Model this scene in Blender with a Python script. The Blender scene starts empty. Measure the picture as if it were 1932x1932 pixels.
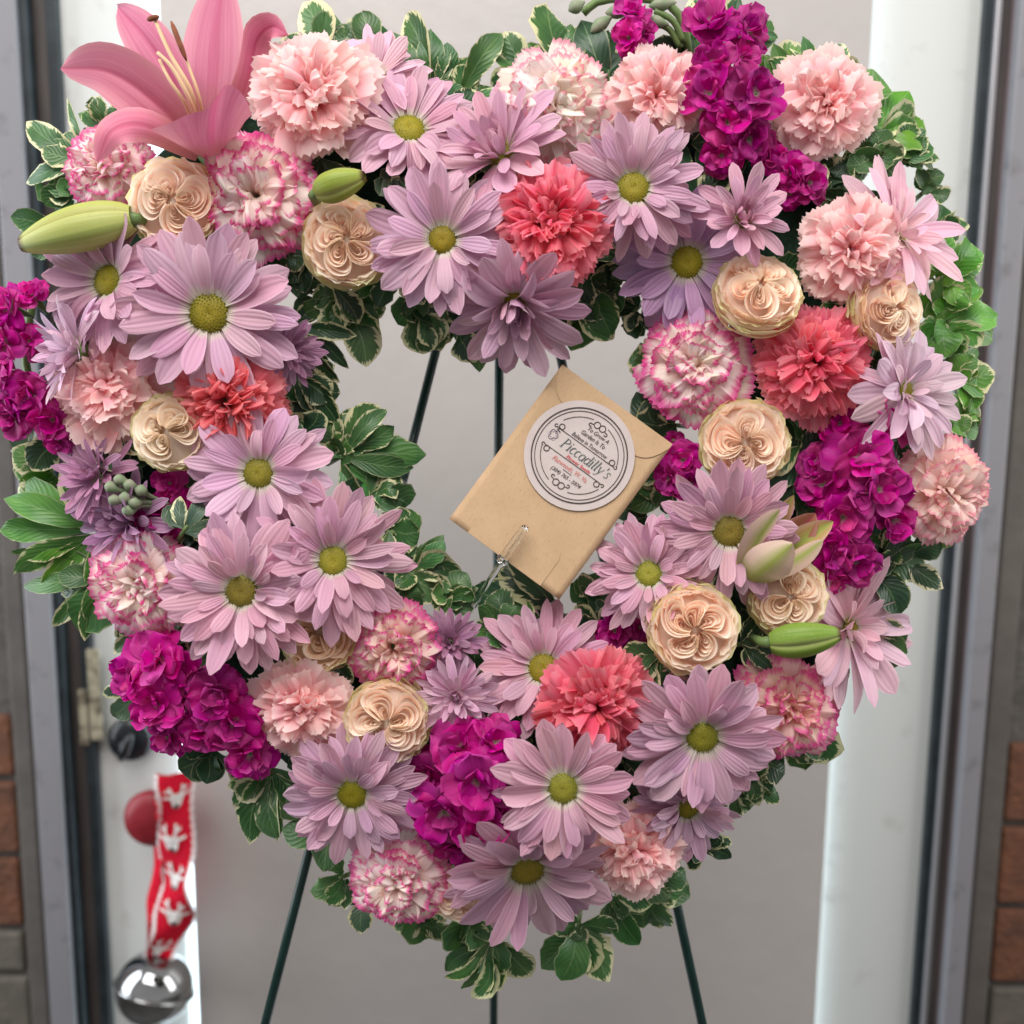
import bpy, math, random
import numpy as np
from mathutils import Matrix, Vector

rng = np.random.default_rng(7)
random.seed(7)
scene = bpy.context.scene
COL = scene.collection
PI = math.pi

# ------------------------------------------------------------------ camera
PITCH, ROLL, YAW = 9.1, 0.5, 0.0
FPX = 2196 / 1.06                   # focal length in pixels of the 1932-pixel measuring grid
CX = 966.0
cam_d = bpy.data.cameras.new('camera')
cam = bpy.data.objects.new('camera', cam_d)
COL.objects.link(cam)
cam_d.sensor_width = 36
cam_d.lens = 36 * FPX / 1932
cam_d.clip_start = 0.02
cam_d.clip_end = 50
cam.location = (0, 0, 1.40)
cam.rotation_euler = (Matrix.Rotation(math.radians(90 - PITCH), 3, 'X') @ Matrix.Rotation(math.radians(ROLL), 3, 'Z')).to_euler()
scene.camera = cam
cam_d.dof.use_dof = True
cam_d.dof.focus_distance = 0.645
cam_d.dof.aperture_fstop = 5.0
CR = cam.rotation_euler.to_matrix().to_4x4()
CT = Matrix.Translation(cam.location)
CM = CT @ CR
D0 = 0.70                           # distance of the wreath's middle plane

# ------------------------------------------------------------------ world and lamps
world = bpy.data.worlds.new('World')
scene.world = world
world.use_nodes = True
bg = world.node_tree.nodes['Background']
bg.inputs[0].default_value = (1.0, 0.975, 0.96, 1)
bg.inputs[1].default_value = 0.40

def area(name, loc, target, sx, sy, power, col):
    l = bpy.data.lights.new(name, 'AREA')
    l.shape = 'RECTANGLE'; l.size = sx; l.size_y = sy; l.energy = power; l.color = col
    o = bpy.data.objects.new(name, l); COL.objects.link(o)
    o.location = loc
    d = Vector(target) - Vector(loc)
    o.rotation_euler = d.to_track_quat('-Z', 'Y').to_euler()
    return o
area('ceiling_lamp', (-0.25, -0.10, 2.60), (0, 0.75, 1.25), 1.5, 1.0, 33, (1.0, 0.965, 0.935))
area('window_on_the_side', (-1.4, 0.72, 1.45), (0, 0.66, 1.25), 0.6, 1.5, 17, (0.86, 0.93, 1.0))
area('window_opposite', (1.4, 0.55, 1.65), (0.1, 0.68, 1.25), 0.6, 1.5, 13, (1.0, 0.985, 0.96))

scene.view_settings.view_transform = 'Standard'
scene.view_settings.look = 'None'
scene.view_settings.gamma = 1
scene.view_settings.use_curve_mapping = False
scene.view_settings.exposure = 0.10
scene.render.engine = 'CYCLES'
scene.cycles.max_bounces = 12
scene.cycles.diffuse_bounces = 8
scene.cycles.transmission_bounces = 10
scene.cycles.transparent_max_bounces = 8
scene.cycles.use_denoising = True

# ------------------------------------------------------------------ helpers
def cs(px, py, z=0.0):
    """camera-space point (metres) for a point seen at px, py, z metres in front of the wreath plane"""
    d = D0 - z
    return Vector(((px - CX) / FPX * d, -(py - CX) / FPX * d, -d))

def ray_to_Y(px, py, Y):
    v = CR.to_3x3() @ Vector(((px - CX) / FPX, -(py - CX) / FPX, -1.0))
    return cam.location + v * (Y / v.y)

def X2(px2048, Y, py2048=1024):
    return ray_to_Y(px2048 / 1.06, py2048 / 1.06, Y).x

FLOWERS = []
def tag(o, label=None, cat=None, group=None, kind=None):
    if label: o['label'] = label
    if cat in ('daisy', 'carnation', 'rose', 'stock flower', 'lily', 'lily bud'): FLOWERS.append((label, o))
    if cat: o['category'] = cat
    if group: o['group'] = group
    if kind: o['kind'] = kind
    return o

def empty(name, m):
    o = bpy.data.objects.new(name, None)
    o.empty_display_size = 0.01
    COL.objects.link(o)
    o.matrix_world = m
    return o

def link(name, me, mat, parent=None, color=None, smooth=True):
    o = bpy.data.objects.new(name, me)
    COL.objects.link(o)
    if parent is not None: o.parent = parent
    if mat is not None and not me.materials: me.materials.append(mat)
    if color is not None: o.color = (color[0], color[1], color[2], 1)
    return o

_topo = {}
def topo(nv, nu, closed=False):
    k = (nv, nu, closed)
    if k not in _topo:
        f = []; uv = []
        m = nu if closed else nu - 1
        for i in range(nv - 1):
            for j in range(m):
                j2 = (j + 1) % nu
                f.append((i * nu + j, i * nu + j2, (i + 1) * nu + j2, (i + 1) * nu + j))
                u0 = j / m; u1 = (j + 1) / m; v0 = i / (nv - 1); v1 = (i + 1) / (nv - 1)
                uv += [u0, v0, u1, v0, u1, v1, u0, v1]
        _topo[k] = (f, np.array(uv, dtype=np.float32))
    return _topo[k]

def grid_mesh(name, A, closed=False):
    nv, nu = A.shape[:2]
    f, uv = topo(nv, nu, closed)
    me = bpy.data.meshes.new(name)
    me.from_pydata(A.reshape(-1, 3).tolist(), [], f)
    l = me.uv_layers.new(name='UVMap')
    l.data.foreach_set('uv', uv)
    me.polygons.foreach_set('use_smooth', np.ones(len(me.polygons), dtype=bool))
    me.update()
    return me

def sheet(name, A, mat, parent, color=None):
    return link(name, grid_mesh(name, A), mat, parent, color)

def raw_mesh(name, V, F, smooth=False):
    me = bpy.data.meshes.new(name)
    me.from_pydata([tuple(v) for v in V], [], F)
    if smooth: me.polygons.foreach_set('use_smooth', np.ones(len(me.polygons), dtype=bool))
    me.update()
    return me

def tube_arr(P, r, n=8, cap=True):
    """P (k,3) centre line, r scalar or (k,) -> closed grid (k,n,3)"""
    P = np.asarray(P, float); k = len(P)
    r = np.full(k, r) if np.isscalar(r) else np.asarray(r, float)
    T = np.gradient(P, axis=0); T /= np.linalg.norm(T, axis=1)[:, None] + 1e-12
    up = np.array([0.13, 0.97, 0.2]); 
    if abs(T[0] @ up) > 0.9: up = np.array([0.97, 0.1, 0.2])
    A = np.zeros((k, n, 3))
    a = np.linspace(0, 2 * PI, n, endpoint=False)
    b = np.cross(T[0], up); b /= np.linalg.norm(b)
    for i in range(k):
        b = b - T[i] * (b @ T[i]); b /= np.linalg.norm(b)
        c = np.cross(T[i], b)
        A[i] = P[i] + r[i] * (np.cos(a)[:, None] * b + np.sin(a)[:, None] * c)
    if cap:
        A = np.concatenate([np.repeat(P[:1], n, 0)[None], A, np.repeat(P[-1:], n, 0)[None]])
    return A

def tube(name, P, r, mat, parent, n=8, color=None):
    return link(name, grid_mesh(name, tube_arr(P, r, n), True), mat, parent, color)

def spline(P, n):
    """Catmull-Rom through points"""
    P = np.asarray(P, float)
    if len(P) == 2:
        return P[0] + (P[1] - P[0]) * np.linspace(0, 1, n)[:, None]
    Q = np.vstack([2 * P[0] - P[1], P, 2 * P[-1] - P[-2]])
    out = []
    for x in np.linspace(0, len(P) - 1, n):
        i = min(int(x), len(P) - 2); t = x - i
        a, b, c, d = Q[i], Q[i + 1], Q[i + 2], Q[i + 3]
        out.append(0.5 * (2 * b + (c - a) * t + (2 * a - 5 * b + 4 * c - d) * t * t + (3 * b - a - 3 * c + d) * t ** 3))
    return np.array(out)

def box_mesh(name, x0, x1, y0, y1, z0, z1, bevel=0.0):
    V = [(x, y, z) for x in (x0, x1) for y in (y0, y1) for z in (z0, z1)]
    F = [(0, 1, 3, 2), (4, 6, 7, 5), (0, 4, 5, 1), (2, 3, 7, 6), (0, 2, 6, 4), (1, 5, 7, 3)]
    me = raw_mesh(name, V, F)
    if bevel > 0:
        import bmesh
        bm = bmesh.new(); bm.from_mesh(me)
        bmesh.ops.bevel(bm, geom=bm.edges[:], offset=bevel, segments=2, affect='EDGES', profile=0.5)
        bm.to_mesh(me); bm.free()
        me.polygons.foreach_set('use_smooth', np.zeros(len(me.polygons), dtype=bool))
    return me

def face_matrix(px, py, z, tx, ty, spin=0.0):
    """matrix of a flower head seen at px, py: local +Z along its facing; tx right, ty down in the picture"""
    nz = math.sqrt(max(0.02, 1 - tx * tx - ty * ty))
    n = Vector((tx, -ty, nz)).normalized()
    q = Vector((0, 0, 1)).rotation_difference(n).to_matrix().to_4x4()
    return CT @ CR @ Matrix.Translation(cs(px, py, z)) @ q @ Matrix.Rotation(spin, 4, 'Z')

def m_of(px_len, z):
    return px_len / FPX * (D0 - z)

# ------------------------------------------------------------------ materials
def new_mat(name):
    m = bpy.data.materials.new(name); m.use_nodes = True
    nt = m.node_tree; nt.nodes.clear()
    return m, nt

class NB:
    def __init__(s, nt): s.nt = nt
    def n(s, typ, **kw):
        nd = s.nt.nodes.new(typ)
        for k, v in kw.items(): setattr(nd, k, v)
        return nd
    def l(s, a, b): s.nt.links.new(a, b)
    def val(s, sock, v):
        if hasattr(v, 'is_linked') or isinstance(v, bpy.types.NodeSocket): s.l(v, sock)
        else: sock.default_value = v
    def math(s, op, a, b=None, c=None, clamp=False):
        nd = s.n('ShaderNodeMath', operation=op, use_clamp=clamp)
        s.val(nd.inputs[0], a)
        if b is not None: s.val(nd.inputs[1], b)
        if c is not None: s.val(nd.inputs[2], c)
        return nd.outputs[0]
    def mix(s, fac, a, b, blend='MIX'):
        nd = s.n('ShaderNodeMix', data_type='RGBA', blend_type=blend)
        s.val(nd.inputs[0], fac)
        for i, v in ((6, a), (7, b)):
            if isinstance(v, bpy.types.NodeSocket): s.l(v, nd.inputs[i])
            else: nd.inputs[i].default_value = (v[0], v[1], v[2], 1)
        return nd.outputs[2]
    def ramp(s, fac, stops):
        nd = s.n('ShaderNodeValToRGB')
        el = nd.color_ramp.elements
        while len(el) < len(stops): el.new(0.5)
        for e, (p, c) in zip(el, stops):
            e.position = p; e.color = (c[0], c[1], c[2], 1) if not np.isscalar(c) else (c, c, c, 1)
        s.val(nd.inputs[0], fac)
        return nd.outputs[0]
    def noise(s, vec, scale, detail=3, rough=0.5):
        nd = s.n('ShaderNodeTexNoise'); nd.inputs['Scale'].default_value = scale
        nd.inputs['Detail'].default_value = detail; nd.inputs['Roughness'].default_value = rough
        if vec is not None: s.l(vec, nd.inputs['Vector'])
        return nd.outputs[0]
    def uv(s):
        t = s.n('ShaderNodeUVMap'); sx = s.n('ShaderNodeSeparateXYZ')
        s.l(t.outputs[0], sx.inputs[0])
        return sx.outputs[0], sx.outputs[1]
    def comb(s, x, y, z=0.0):
        c = s.n('ShaderNodeCombineXYZ')
        for i, v in enumerate((x, y, z)): s.val(c.inputs[i], v)
        return c.outputs[0]
    def bump(s, h, strength, dist):
        b = s.n('ShaderNodeBump'); b.inputs['Strength'].default_value = strength; b.inputs['Distance'].default_value = dist
        s.l(h, b.inputs['Height']); return b.outputs[0]

def petal_shader(nb, col, rough=0.55, trans=0.30, normal=None, spec=0.25, sheen=0.0, trcol=None):
    p = nb.n('ShaderNodeBsdfPrincipled')
    nb.val(p.inputs['Base Color'], col) if isinstance(col, bpy.types.NodeSocket) else None
    p.inputs['Roughness'].default_value = rough
    p.inputs['Specular IOR Level'].default_value = spec
    if sheen: 
        p.inputs['Sheen Weight'].default_value = sheen
    t = nb.n('ShaderNodeBsdfTranslucent')
    nb.l(trcol if trcol is not None else col, t.inputs[0])
    if normal is not None:
        nb.l(normal, p.inputs['Normal'])
    m = nb.n('ShaderNodeMixShader'); m.inputs[0].default_value = trans
    nb.l(p.outputs[0], m.inputs[1]); nb.l(t.outputs[0], m.inputs[2])
    o = nb.n('ShaderNodeOutputMaterial'); nb.l(m.outputs[0], o.inputs[0])

def hsv_jit(nb, col, dv=0.12, ds=0.1, dh=0.02):
    oi = nb.n('ShaderNodeObjectInfo')
    h = nb.n('ShaderNodeHueSaturation')
    r = oi.outputs['Random']
    r2 = nb.math('FRACT', nb.math('MULTIPLY', r, 17.3))
    r3 = nb.math('FRACT', nb.math('MULTIPLY', r, 41.7))
    nb.l(nb.math('MULTIPLY_ADD', r3, dh, 0.5 - dh / 2), h.inputs[0])
    nb.l(nb.math('MULTIPLY_ADD', r2, ds, 1 - ds / 2), h.inputs[1])
    nb.l(nb.math('MULTIPLY_ADD', r, dv, 1 - dv / 2), h.inputs[2])
    nb.l(col, h.inputs[4])
    return h.outputs[0]

def mat_daisy():
    m, nt = new_mat('daisy_petal'); nb = NB(nt)
    u, v = nb.uv(); oi = nb.n('ShaderNodeObjectInfo')
    base = oi.outputs['Color']
    streak = nb.noise(nb.comb(nb.math('MULTIPLY', u, 9.0), nb.math('MULTIPLY', v, 0.9), nb.math('MULTIPLY', oi.outputs['Random'], 37.0)), 1.0, 2)
    c = nb.mix(nb.math('MULTIPLY', nb.ramp(streak, [(0.35, 0.0), (0.7, 1.0)]), 0.34), base, nb.mix(1.0, base, (0.80, 0.62, 0.84), 'MULTIPLY'))
    # paler rim and tip, creamy green claw at the disk
    e = nb.math('ABSOLUTE', nb.math('MULTIPLY_ADD', u, 2.0, -1.0))
    rim = nb.math('MULTIPLY', nb.ramp(e, [(0.7, 0.0), (1.0, 1.0)]), 0.30)
    c = nb.mix(rim, c, nb.mix(0.5, base, (0.95, 0.86, 0.95)))
    c = nb.mix(nb.ramp(v, [(0.0, 1.0), (0.10, 0.75), (0.24, 0.0)]), c, (0.66, 0.62, 0.50))
    c = hsv_jit(nb, c, 0.14, 0.16, 0.016)
    hgt = nb.math('SINE', nb.math('MULTIPLY', u, 26.0))
    nrm = nb.bump(nb.math('ADD', nb.math('MULTIPLY', hgt, 0.5), streak), 0.35, 0.0006)
    petal_shader(nb, c, 0.50, 0.28, nrm, 0.25)
    return m

def mat_carnation(name, edge=None, centre=None, edge_w=0.07, deep=(0.8, 0.5, 0.5), pale=0.0):
    m, nt = new_mat(name); nb = NB(nt)
    u, v = nb.uv(); oi = nb.n('ShaderNodeObjectInfo')
    base = oi.outputs['Color']; rnd = nb.math('MULTIPLY', oi.outputs['Random'], 53.0)
    st = nb.noise(nb.comb(nb.math('MULTIPLY', u, 16.0), nb.math('MULTIPLY', v, 1.2), rnd), 1.0, 3)
    # deeper towards the throat: petal-to-petal bounce light put into the colour, some pigment
    c = nb.mix(nb.ramp(v, [(0.15, 1.0), (0.75, 0.0)]), base, nb.mix(1.0, base, deep, 'MULTIPLY'))
    c = nb.mix(nb.math('MULTIPLY', nb.ramp(st, [(0.4, 0.0), (0.75, 1.0)]), 0.18), c, (1.0, 0.92, 0.90))
    if pale > 0:
        c = nb.mix(nb.math('MULTIPLY', nb.ramp(v, [(0.80, 0.0), (1.0, 1.0)]), pale), c, (1.0, 0.88, 0.82))  # rim paled in the colour as if it catches light
    if edge is not None:
        n2 = nb.noise(nb.comb(nb.math('MULTIPLY', u, 30.0), nb.math('MULTIPLY', v, 2.0), rnd), 1.0, 3)
        n3 = nb.noise(nb.comb(nb.math('MULTIPLY', u, 3.0), v, rnd), 1.0, 2)
        q = nb.math('ADD', v, nb.math('MULTIPLY_ADD', n2, 0.16, nb.math('MULTIPLY_ADD', n3, 0.30, -0.23)))
        f = nb.ramp(q, [(1.0 - edge_w * 1.6, 0.0), (1.0 - edge_w * 0.7, 0.75), (1.0, 1.0)])
        c = nb.mix(f, c, edge)
        fl = nb.math('MULTIPLY', nb.ramp(n2, [(0.62, 0.0), (0.72, 1.0)]), 0.35)
        c = nb.mix(fl, c, edge)
    c = hsv_jit(nb, c, 0.10, 0.12, 0.012)
    nrm = nb.bump(st, 0.25, 0.0008)
    petal_shader(nb, c, 0.65, 0.42, nrm, 0.15)
    return m

def mat_rose(name, edge, edge_from=0.72):
    m, nt = new_mat(name); nb = NB(nt)
    u, v = nb.uv(); oi = nb.n('ShaderNodeObjectInfo')
    base = oi.outputs['Color']; rnd = nb.math('MULTIPLY', oi.outputs['Random'], 53.0)
    st = nb.noise(nb.comb(nb.math('MULTIPLY', u, 8.0), nb.math('MULTIPLY', v, 3.0), rnd), 1.0, 3)
    c = nb.mix(nb.ramp(v, [(edge_from, 0.0), (1.0, 1.0)]), base, edge)
    c = nb.mix(nb.math('MULTIPLY', nb.ramp(st, [(0.4, 0.0), (0.8, 1.0)]), 0.25), c, nb.mix(0.5, base, edge))
    c = hsv_jit(nb, c, 0.10, 0.14, 0.012)
    petal_shader(nb, c, 0.55, 0.45, nb.bump(st, 0.2, 0.0006), 0.2)
    return m

def mat_plain_petal(name, streak_col, k_u=10, amt=0.4, rough=0.5, trans=0.28, throat=None, spec=0.25, mid=None, tip=None, mid_amt=0.8, mid_w=0.45, rim=None, speck=None):
    m, nt = new_mat(name); nb = NB(nt)
    u, v = nb.uv(); oi = nb.n('ShaderNodeObjectInfo')
    base = oi.outputs['Color']; rnd = nb.math('MULTIPLY', oi.outputs['Random'], 53.0)
    st = nb.noise(nb.comb(nb.math('MULTIPLY', u, k_u), nb.math('MULTIPLY', v, 1.2), rnd), 1.0, 3)
    c = nb.mix(nb.math('MULTIPLY', nb.ramp(st, [(0.38, 0.0), (0.72, 1.0)]), amt), base, nb.mix(1.0, base, streak_col, 'MULTIPLY'))
    e = nb.math('ABSOLUTE', nb.math('MULTIPLY_ADD', u, 2.0, -1.0))
    if mid is not None:
        c = nb.mix(nb.math('MULTIPLY', nb.ramp(e, [(0.0, 1.0), (mid_w, 0.0)]), mid_amt), c, mid)
    if rim is not None:
        c = nb.mix(nb.math('MULTIPLY', nb.ramp(e, [(0.55, 0.0), (1.0, 1.0)]), 0.45), c, rim)
    if speck is not None:
        sp = nb.noise(nb.comb(nb.math('MULTIPLY', u, 9.0), nb.math('MULTIPLY', v, 26.0), rnd), 1.0, 3, .7)
        c = nb.mix(nb.math('MULTIPLY', nb.ramp(sp, [(0.60, 0.0), (0.68, 1.0)]), 0.55), c, speck)
    if throat is not None:
        c = nb.mix(nb.ramp(v, [(0.0, 1.0), (0.16, 0.8), (0.34, 0.0)]), c, throat)
    if tip is not None:
        c = nb.mix(nb.ramp(v, [(0.93, 0.0), (0.99, 1.0)]), c, tip)
    c = hsv_jit(nb, c, 0.16, 0.12, 0.014)
    petal_shader(nb, c, rough, trans, nb.bump(st, 0.3, 0.0006), spec)
    return m

def mat_leaf(name='variegated_leaf'):
    m, nt = new_mat(name); nb = NB(nt)
    u, v = nb.uv(); oi = nb.n('ShaderNodeObjectInfo')
    rnd = oi.outputs['Random']; r50 = nb.math('MULTIPLY', rnd, 50.0)
    base = oi.outputs['Color']
    e = nb.math('ABSOLUTE', nb.math('MULTIPLY_ADD', u, 2.0, -1.0))
    # feathered cream margin: teeth run from the rim towards the midrib
    w = nb.math('ADD', nb.math('MULTIPLY', v, 11.0), nb.math('MULTIPLY', e, -3.2))
    n1 = nb.noise(nb.comb(nb.math('MULTIPLY', e, 0.8), w, r50), 1.6, 3, 0.6)
    n2 = nb.noise(nb.comb(nb.math('MULTIPLY', u, 2.0), nb.math('MULTIPLY', v, 3.0), r50), 1.0, 2)
    rim = nb.math('MAXIMUM', e, nb.math('MULTIPLY_ADD', v, 3.2, -2.2))
    q = nb.math('ADD', rim, nb.math('ADD', nb.math('MULTIPLY_ADD', n1, 0.9, -0.45), nb.math('MULTIPLY_ADD', n2, 0.5, -0.25)))
    rr = nb.math('FRACT', nb.math('MULTIPLY', rnd, 9.7))
    thr = nb.math('MULTIPLY_ADD', rr, 0.62, 0.62)
    f = nb.math('MULTIPLY', nb.math('SUBTRACT', q, thr), 14.0, clamp=True)
    thin = nb.ramp(e, [(0.90, 0.0), (0.96, 1.0)])
    f = nb.math('MAXIMUM', f, nb.math('MULTIPLY', thin, nb.math('MULTIPLY', n1, 0.55)))
    g = nb.mix(nb.ramp(n2, [(0.35, 0.0), (0.7, 1.0)]), base, nb.mix(1.0, base, (1.7, 1.45, 1.25), 'MULTIPLY'))
    # veins
    vein = nb.math('ABSOLUTE', nb.math('SINE', nb.math('ADD', nb.math('MULTIPLY', v, 24.0), nb.math('MULTIPLY', e, -9.0))))
    g = nb.mix(nb.math('MULTIPLY', nb.ramp(vein, [(0.0, 1.0), (0.16, 0.0)]), 0.22), g, (0.22, 0.34, 0.14))
    g = nb.mix(nb.math('MULTIPLY', nb.ramp(e, [(0.0, 1.0), (0.055, 0.0)]), 0.55), g, (0.28, 0.40, 0.18))
    c = nb.mix(f, g, (0.70, 0.69, 0.40))
    c = hsv_jit(nb, c, 0.3, 0.2, 0.03)
    petal_shader(nb, c, 0.36, 0.22, nb.bump(nb.math('ADD', vein, n2), 0.25, 0.0007), 0.45)
    return m

def mat_simple(name, col, rough=0.5, metal=0.0, spec=0.5, noise=None, bump=None, coat=0.0, transm=0.0, ior=1.45):
    m, nt = new_mat(name); nb = NB(nt)
    p = nb.n('ShaderNodeBsdfPrincipled')
    p.inputs['Base Color'].default_value = (*col, 1)
    p.inputs['Roughness'].default_value = rough
    p.inputs['Metallic'].default_value = metal
    p.inputs['Specular IOR Level'].default_value = spec
    p.inputs['Coat Weight'].default_value = coat
    p.inputs['Transmission Weight'].default_value = transm
    p.inputs['IOR'].default_value = ior
    tc = nb.n('ShaderNodeTexCoord')
    if noise:   # (scale, colour 2, lo, hi[, stretch])
        vec = tc.outputs['Object']
        if len(noise) > 4:
            mp = nb.n('ShaderNodeMapping'); mp.inputs['Scale'].default_value = noise[4]; nb.l(vec, mp.inputs[0]); vec = mp.outputs[0]
        f = nb.ramp(nb.noise(vec, noise[0], 5, 0.6), [(noise[2], 0.0), (noise[3], 1.0)])
        nb.l(nb.mix(f, col, noise[1]), p.inputs['Base Color'])
    if bump:
        nb.l(nb.bump(nb.noise(tc.outputs['Object'], bump[0], 6, 0.6), bump[1], bump[2]), p.inputs['Normal'])
    o = nb.n('ShaderNodeOutputMaterial'); nb.l(p.outputs[0], o.inputs[0])
    return m

M_DAISY = mat_daisy()
M_CARN = mat_carnation('carnation_petal', deep=(1.0, 0.76, 0.78), pale=0.60)
M_CORAL = mat_carnation('coral_carnation_petal', deep=(0.80, 0.55, 0.6), pale=0.14)
M_BICOL = mat_carnation('edged_carnation_petal', edge=(0.78, 0.11, 0.36), edge_w=0.085, deep=(1.0, 0.86, 0.78))
M_BICOL_PALE = mat_carnation('faintly_edged_carnation_petal', edge=(0.90, 0.36, 0.46), edge_w=0.05, deep=(1.0, 0.86, 0.80))
M_ROSE_OUT = mat_rose('rose_guard_petal', (0.84, 0.86, 0.46), 0.62)
M_ROSE_IN = mat_rose('rose_inner_petal', (1.0, 0.92, 0.78), 0.42)
M_STOCK = mat_plain_petal('stock_petal', (0.62, 0.7, 0.75), 9, 0.6, 0.5, 0.32, throat=(0.62, 0.50, 0.46), rim=(0.74, 0.08, 0.44))
M_LILY = mat_plain_petal('lily_petal', (0.82, 0.58, 0.72), 26, 0.75, 0.48, 0.36, throat=(0.50, 0.16, 0.17), spec=0.25, mid=(0.52, 0.07, 0.17), mid_amt=0.65, mid_w=0.22, rim=(0.84, 0.44, 0.46))
M_BUD = mat_plain_petal('lily_bud_tepal', (0.66, 0.82, 0.45), 20, 0.75, 0.46, 0.15, spec=0.3, tip=(0.10, 0.05, 0.02), mid=(0.20, 0.30, 0.05), mid_amt=0.55, mid_w=0.3, rim=(0.58, 0.54, 0.26), speck=(0.42, 0.38, 0.14))
M_OPEN = mat_plain_petal('opening_bud_tepal', (0.85, 0.9, 0.7), 22, 0.6, 0.5, 0.25, mid=(0.30, 0.38, 0.07), mid_amt=0.95, mid_w=0.62, rim=(0.72, 0.50, 0.44), throat=(0.36, 0.38, 0.12))
M_LEAF = mat_leaf()
M_DISK = None
def mat_disk():
    m, nt = new_mat('daisy_disk'); nb = NB(nt)
    tc = nb.n('ShaderNodeTexCoord')
    u, v = nb.uv()
    oi = nb.n('ShaderNodeObjectInfo')
    c = nb.mix(nb.ramp(v, [(0.15, 0.0), (0.75, 1.0)]), (0.20, 0.19, 0.018), (0.31, 0.25, 0.016))
    c = nb.mix(nb.ramp(nb.noise(tc.outputs['Object'], 900, 2), [(0.4, 0.0), (0.7, 1.0)]), c, (0.20, 0.19, 0.02))
    petal_shader(nb, hsv_jit(nb, c, 0.3, 0.1, 0.04), 0.6, 0.05, None, 0.3)
    return m
M_DISK = mat_disk()
M_STEM = mat_simple('flower_stem', (0.10, 0.17, 0.05), 0.5, noise=(60, (0.16, 0.24, 0.08), 0.35, 0.7))
M_FOAM = mat_simple('floral_foam', (0.010, 0.026, 0.016), 0.9, spec=0.1, noise=(180, (0.02, 0.045, 0.025), 0.4, 0.7), bump=(300, 0.6, 0.003))

# ------------------------------------------------------------------ sheets along a centre line
def integ(a):
    c = np.concatenate([[0], np.cumsum((a[1:] + a[:-1]) / 2)])
    return c / (len(a) - 1)

def petal_along_x(L, W, e0, e1, cup=0.25, ridge=0.05, twist=0.0, nu=7, nv=10, peak=0.62, x0=0.0, tip=2.4, base_w=0.30, notch=0.0, bend=0.0):
    t = np.linspace(0, 1, nv); s = np.linspace(-1, 1, nu)
    e = e0 + (e1 - e0) * t ** 1.2
    x = x0 + L * integ(np.cos(e)); z = L * integ(np.sin(e))
    w = np.where(t < peak, base_w + (1 - base_w) * np.sin(np.clip(t / peak, 0, 1) * PI / 2) ** 1.2,
                 np.clip(1 - (np.clip((t - peak) / (1 - peak), 0, 1)) ** tip, 0, 1) ** 0.5)
    w = np.maximum(w, 0.10) * W
    S, Tt = np.meshgrid(s, t)
    h = cup * S ** 2 - ridge * np.cos(2.2 * PI * S) * (0.3 + 0.7 * Tt)
    H = h * w[:, None]
    Y = S * w[:, None]
    tw = twist * Tt
    Y2 = Y * np.cos(tw) - H * np.sin(tw); H2 = Y * np.sin(tw) + H * np.cos(tw)
    X = x[:, None] - H2 * np.sin(e)[:, None] - notch * L * (1 - np.abs(S)) * (Tt > 0.99)
    Z = z[:, None] + H2 * np.cos(e)[:, None]
    Y2 = Y2 + bend * L * Tt ** 2
    return np.stack([X, Y2, Z], -1)

def rotz(A, a):
    c, s = math.cos(a), math.sin(a)
    B = A.copy()
    B[..., 0] = A[..., 0] * c - A[..., 1] * s
    B[..., 1] = A[..., 0] * s + A[..., 1] * c
    return B

def roty(A, a):
    c, s = math.cos(a), math.sin(a)
    B = A.copy()
    B[..., 0] = A[..., 0] * c + A[..., 2] * s
    B[..., 2] = -A[..., 0] * s + A[..., 2] * c
    return B

def R(a, b): return float(rng.uniform(a, b))
def G(s): return float(rng.normal(0, s))
deg = math.radians

def ribbon(pts, hw, nhint=(0, 0, 1), roll=0.0, cup=0.0, wave=0.0, nu=7, nv=11, prof='leaf', kw=1.0, teeth=0.0, rolltip=0.0):
    """sheet along pts (k,3); hw half width; faces nhint turned by roll about the centre line"""
    C = spline(pts, nv)
    T = np.gradient(C, axis=0); T /= np.linalg.norm(T, axis=1)[:, None] + 1e-12
    t = np.linspace(0, 1, nv); s = np.linspace(-1, 1, nu)
    if prof == 'leaf':
        w = np.sin(PI * np.clip(t, 0, 1) ** 1.25) ** 0.75; w = np.maximum(w, 0.06)
        w[-1] = 0.05
    elif prof == 'lily':
        w = np.sin(PI * (0.10 + 0.90 * t) ** 1.0) ** 0.62; w[-1] = 0.04
    elif prof == 'tepal':
        w = np.sin(PI * (0.12 + 0.85 * t ** 0.9)) ** 0.7
    elif prof == 'strap':
        w = np.ones(nv)
    A = np.zeros((nv, nu, 3)); nh = np.array(nhint, float)
    ph = R(0, 6.28)
    for i in range(nv):
        b = np.cross(nh, T[i]); 
        if np.linalg.norm(b) < 1e-6: b = np.array([1.0, 0, 0])
        b /= np.linalg.norm(b); n = np.cross(T[i], b)
        a = roll + rolltip * t[i]
        b2 = b * math.cos(a) + n * math.sin(a); n2 = n * math.cos(a) - b * math.sin(a)
        ww = hw * w[i]
        ed = 1 + teeth * np.sin(t[i] * 37 + ph) * np.abs(s)
        A[i] = C[i] + np.outer(s * ed, b2) * ww + np.outer(cup * np.abs(s) ** 1.4 * ww + wave * hw * np.sin(t[i] * 9 * kw + ph + np.sign(s) * 1.1) * np.abs(s) ** 2, n2)
    return A

def add_stem(root, L=0.045, r=0.0022, z0=0.0):
    tube('stem', [(0, 0, z0), (G(.002), G(.002), z0 - L * .5), (G(.004), G(.004), z0 - L)], r, M_STEM, root, 6)

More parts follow.
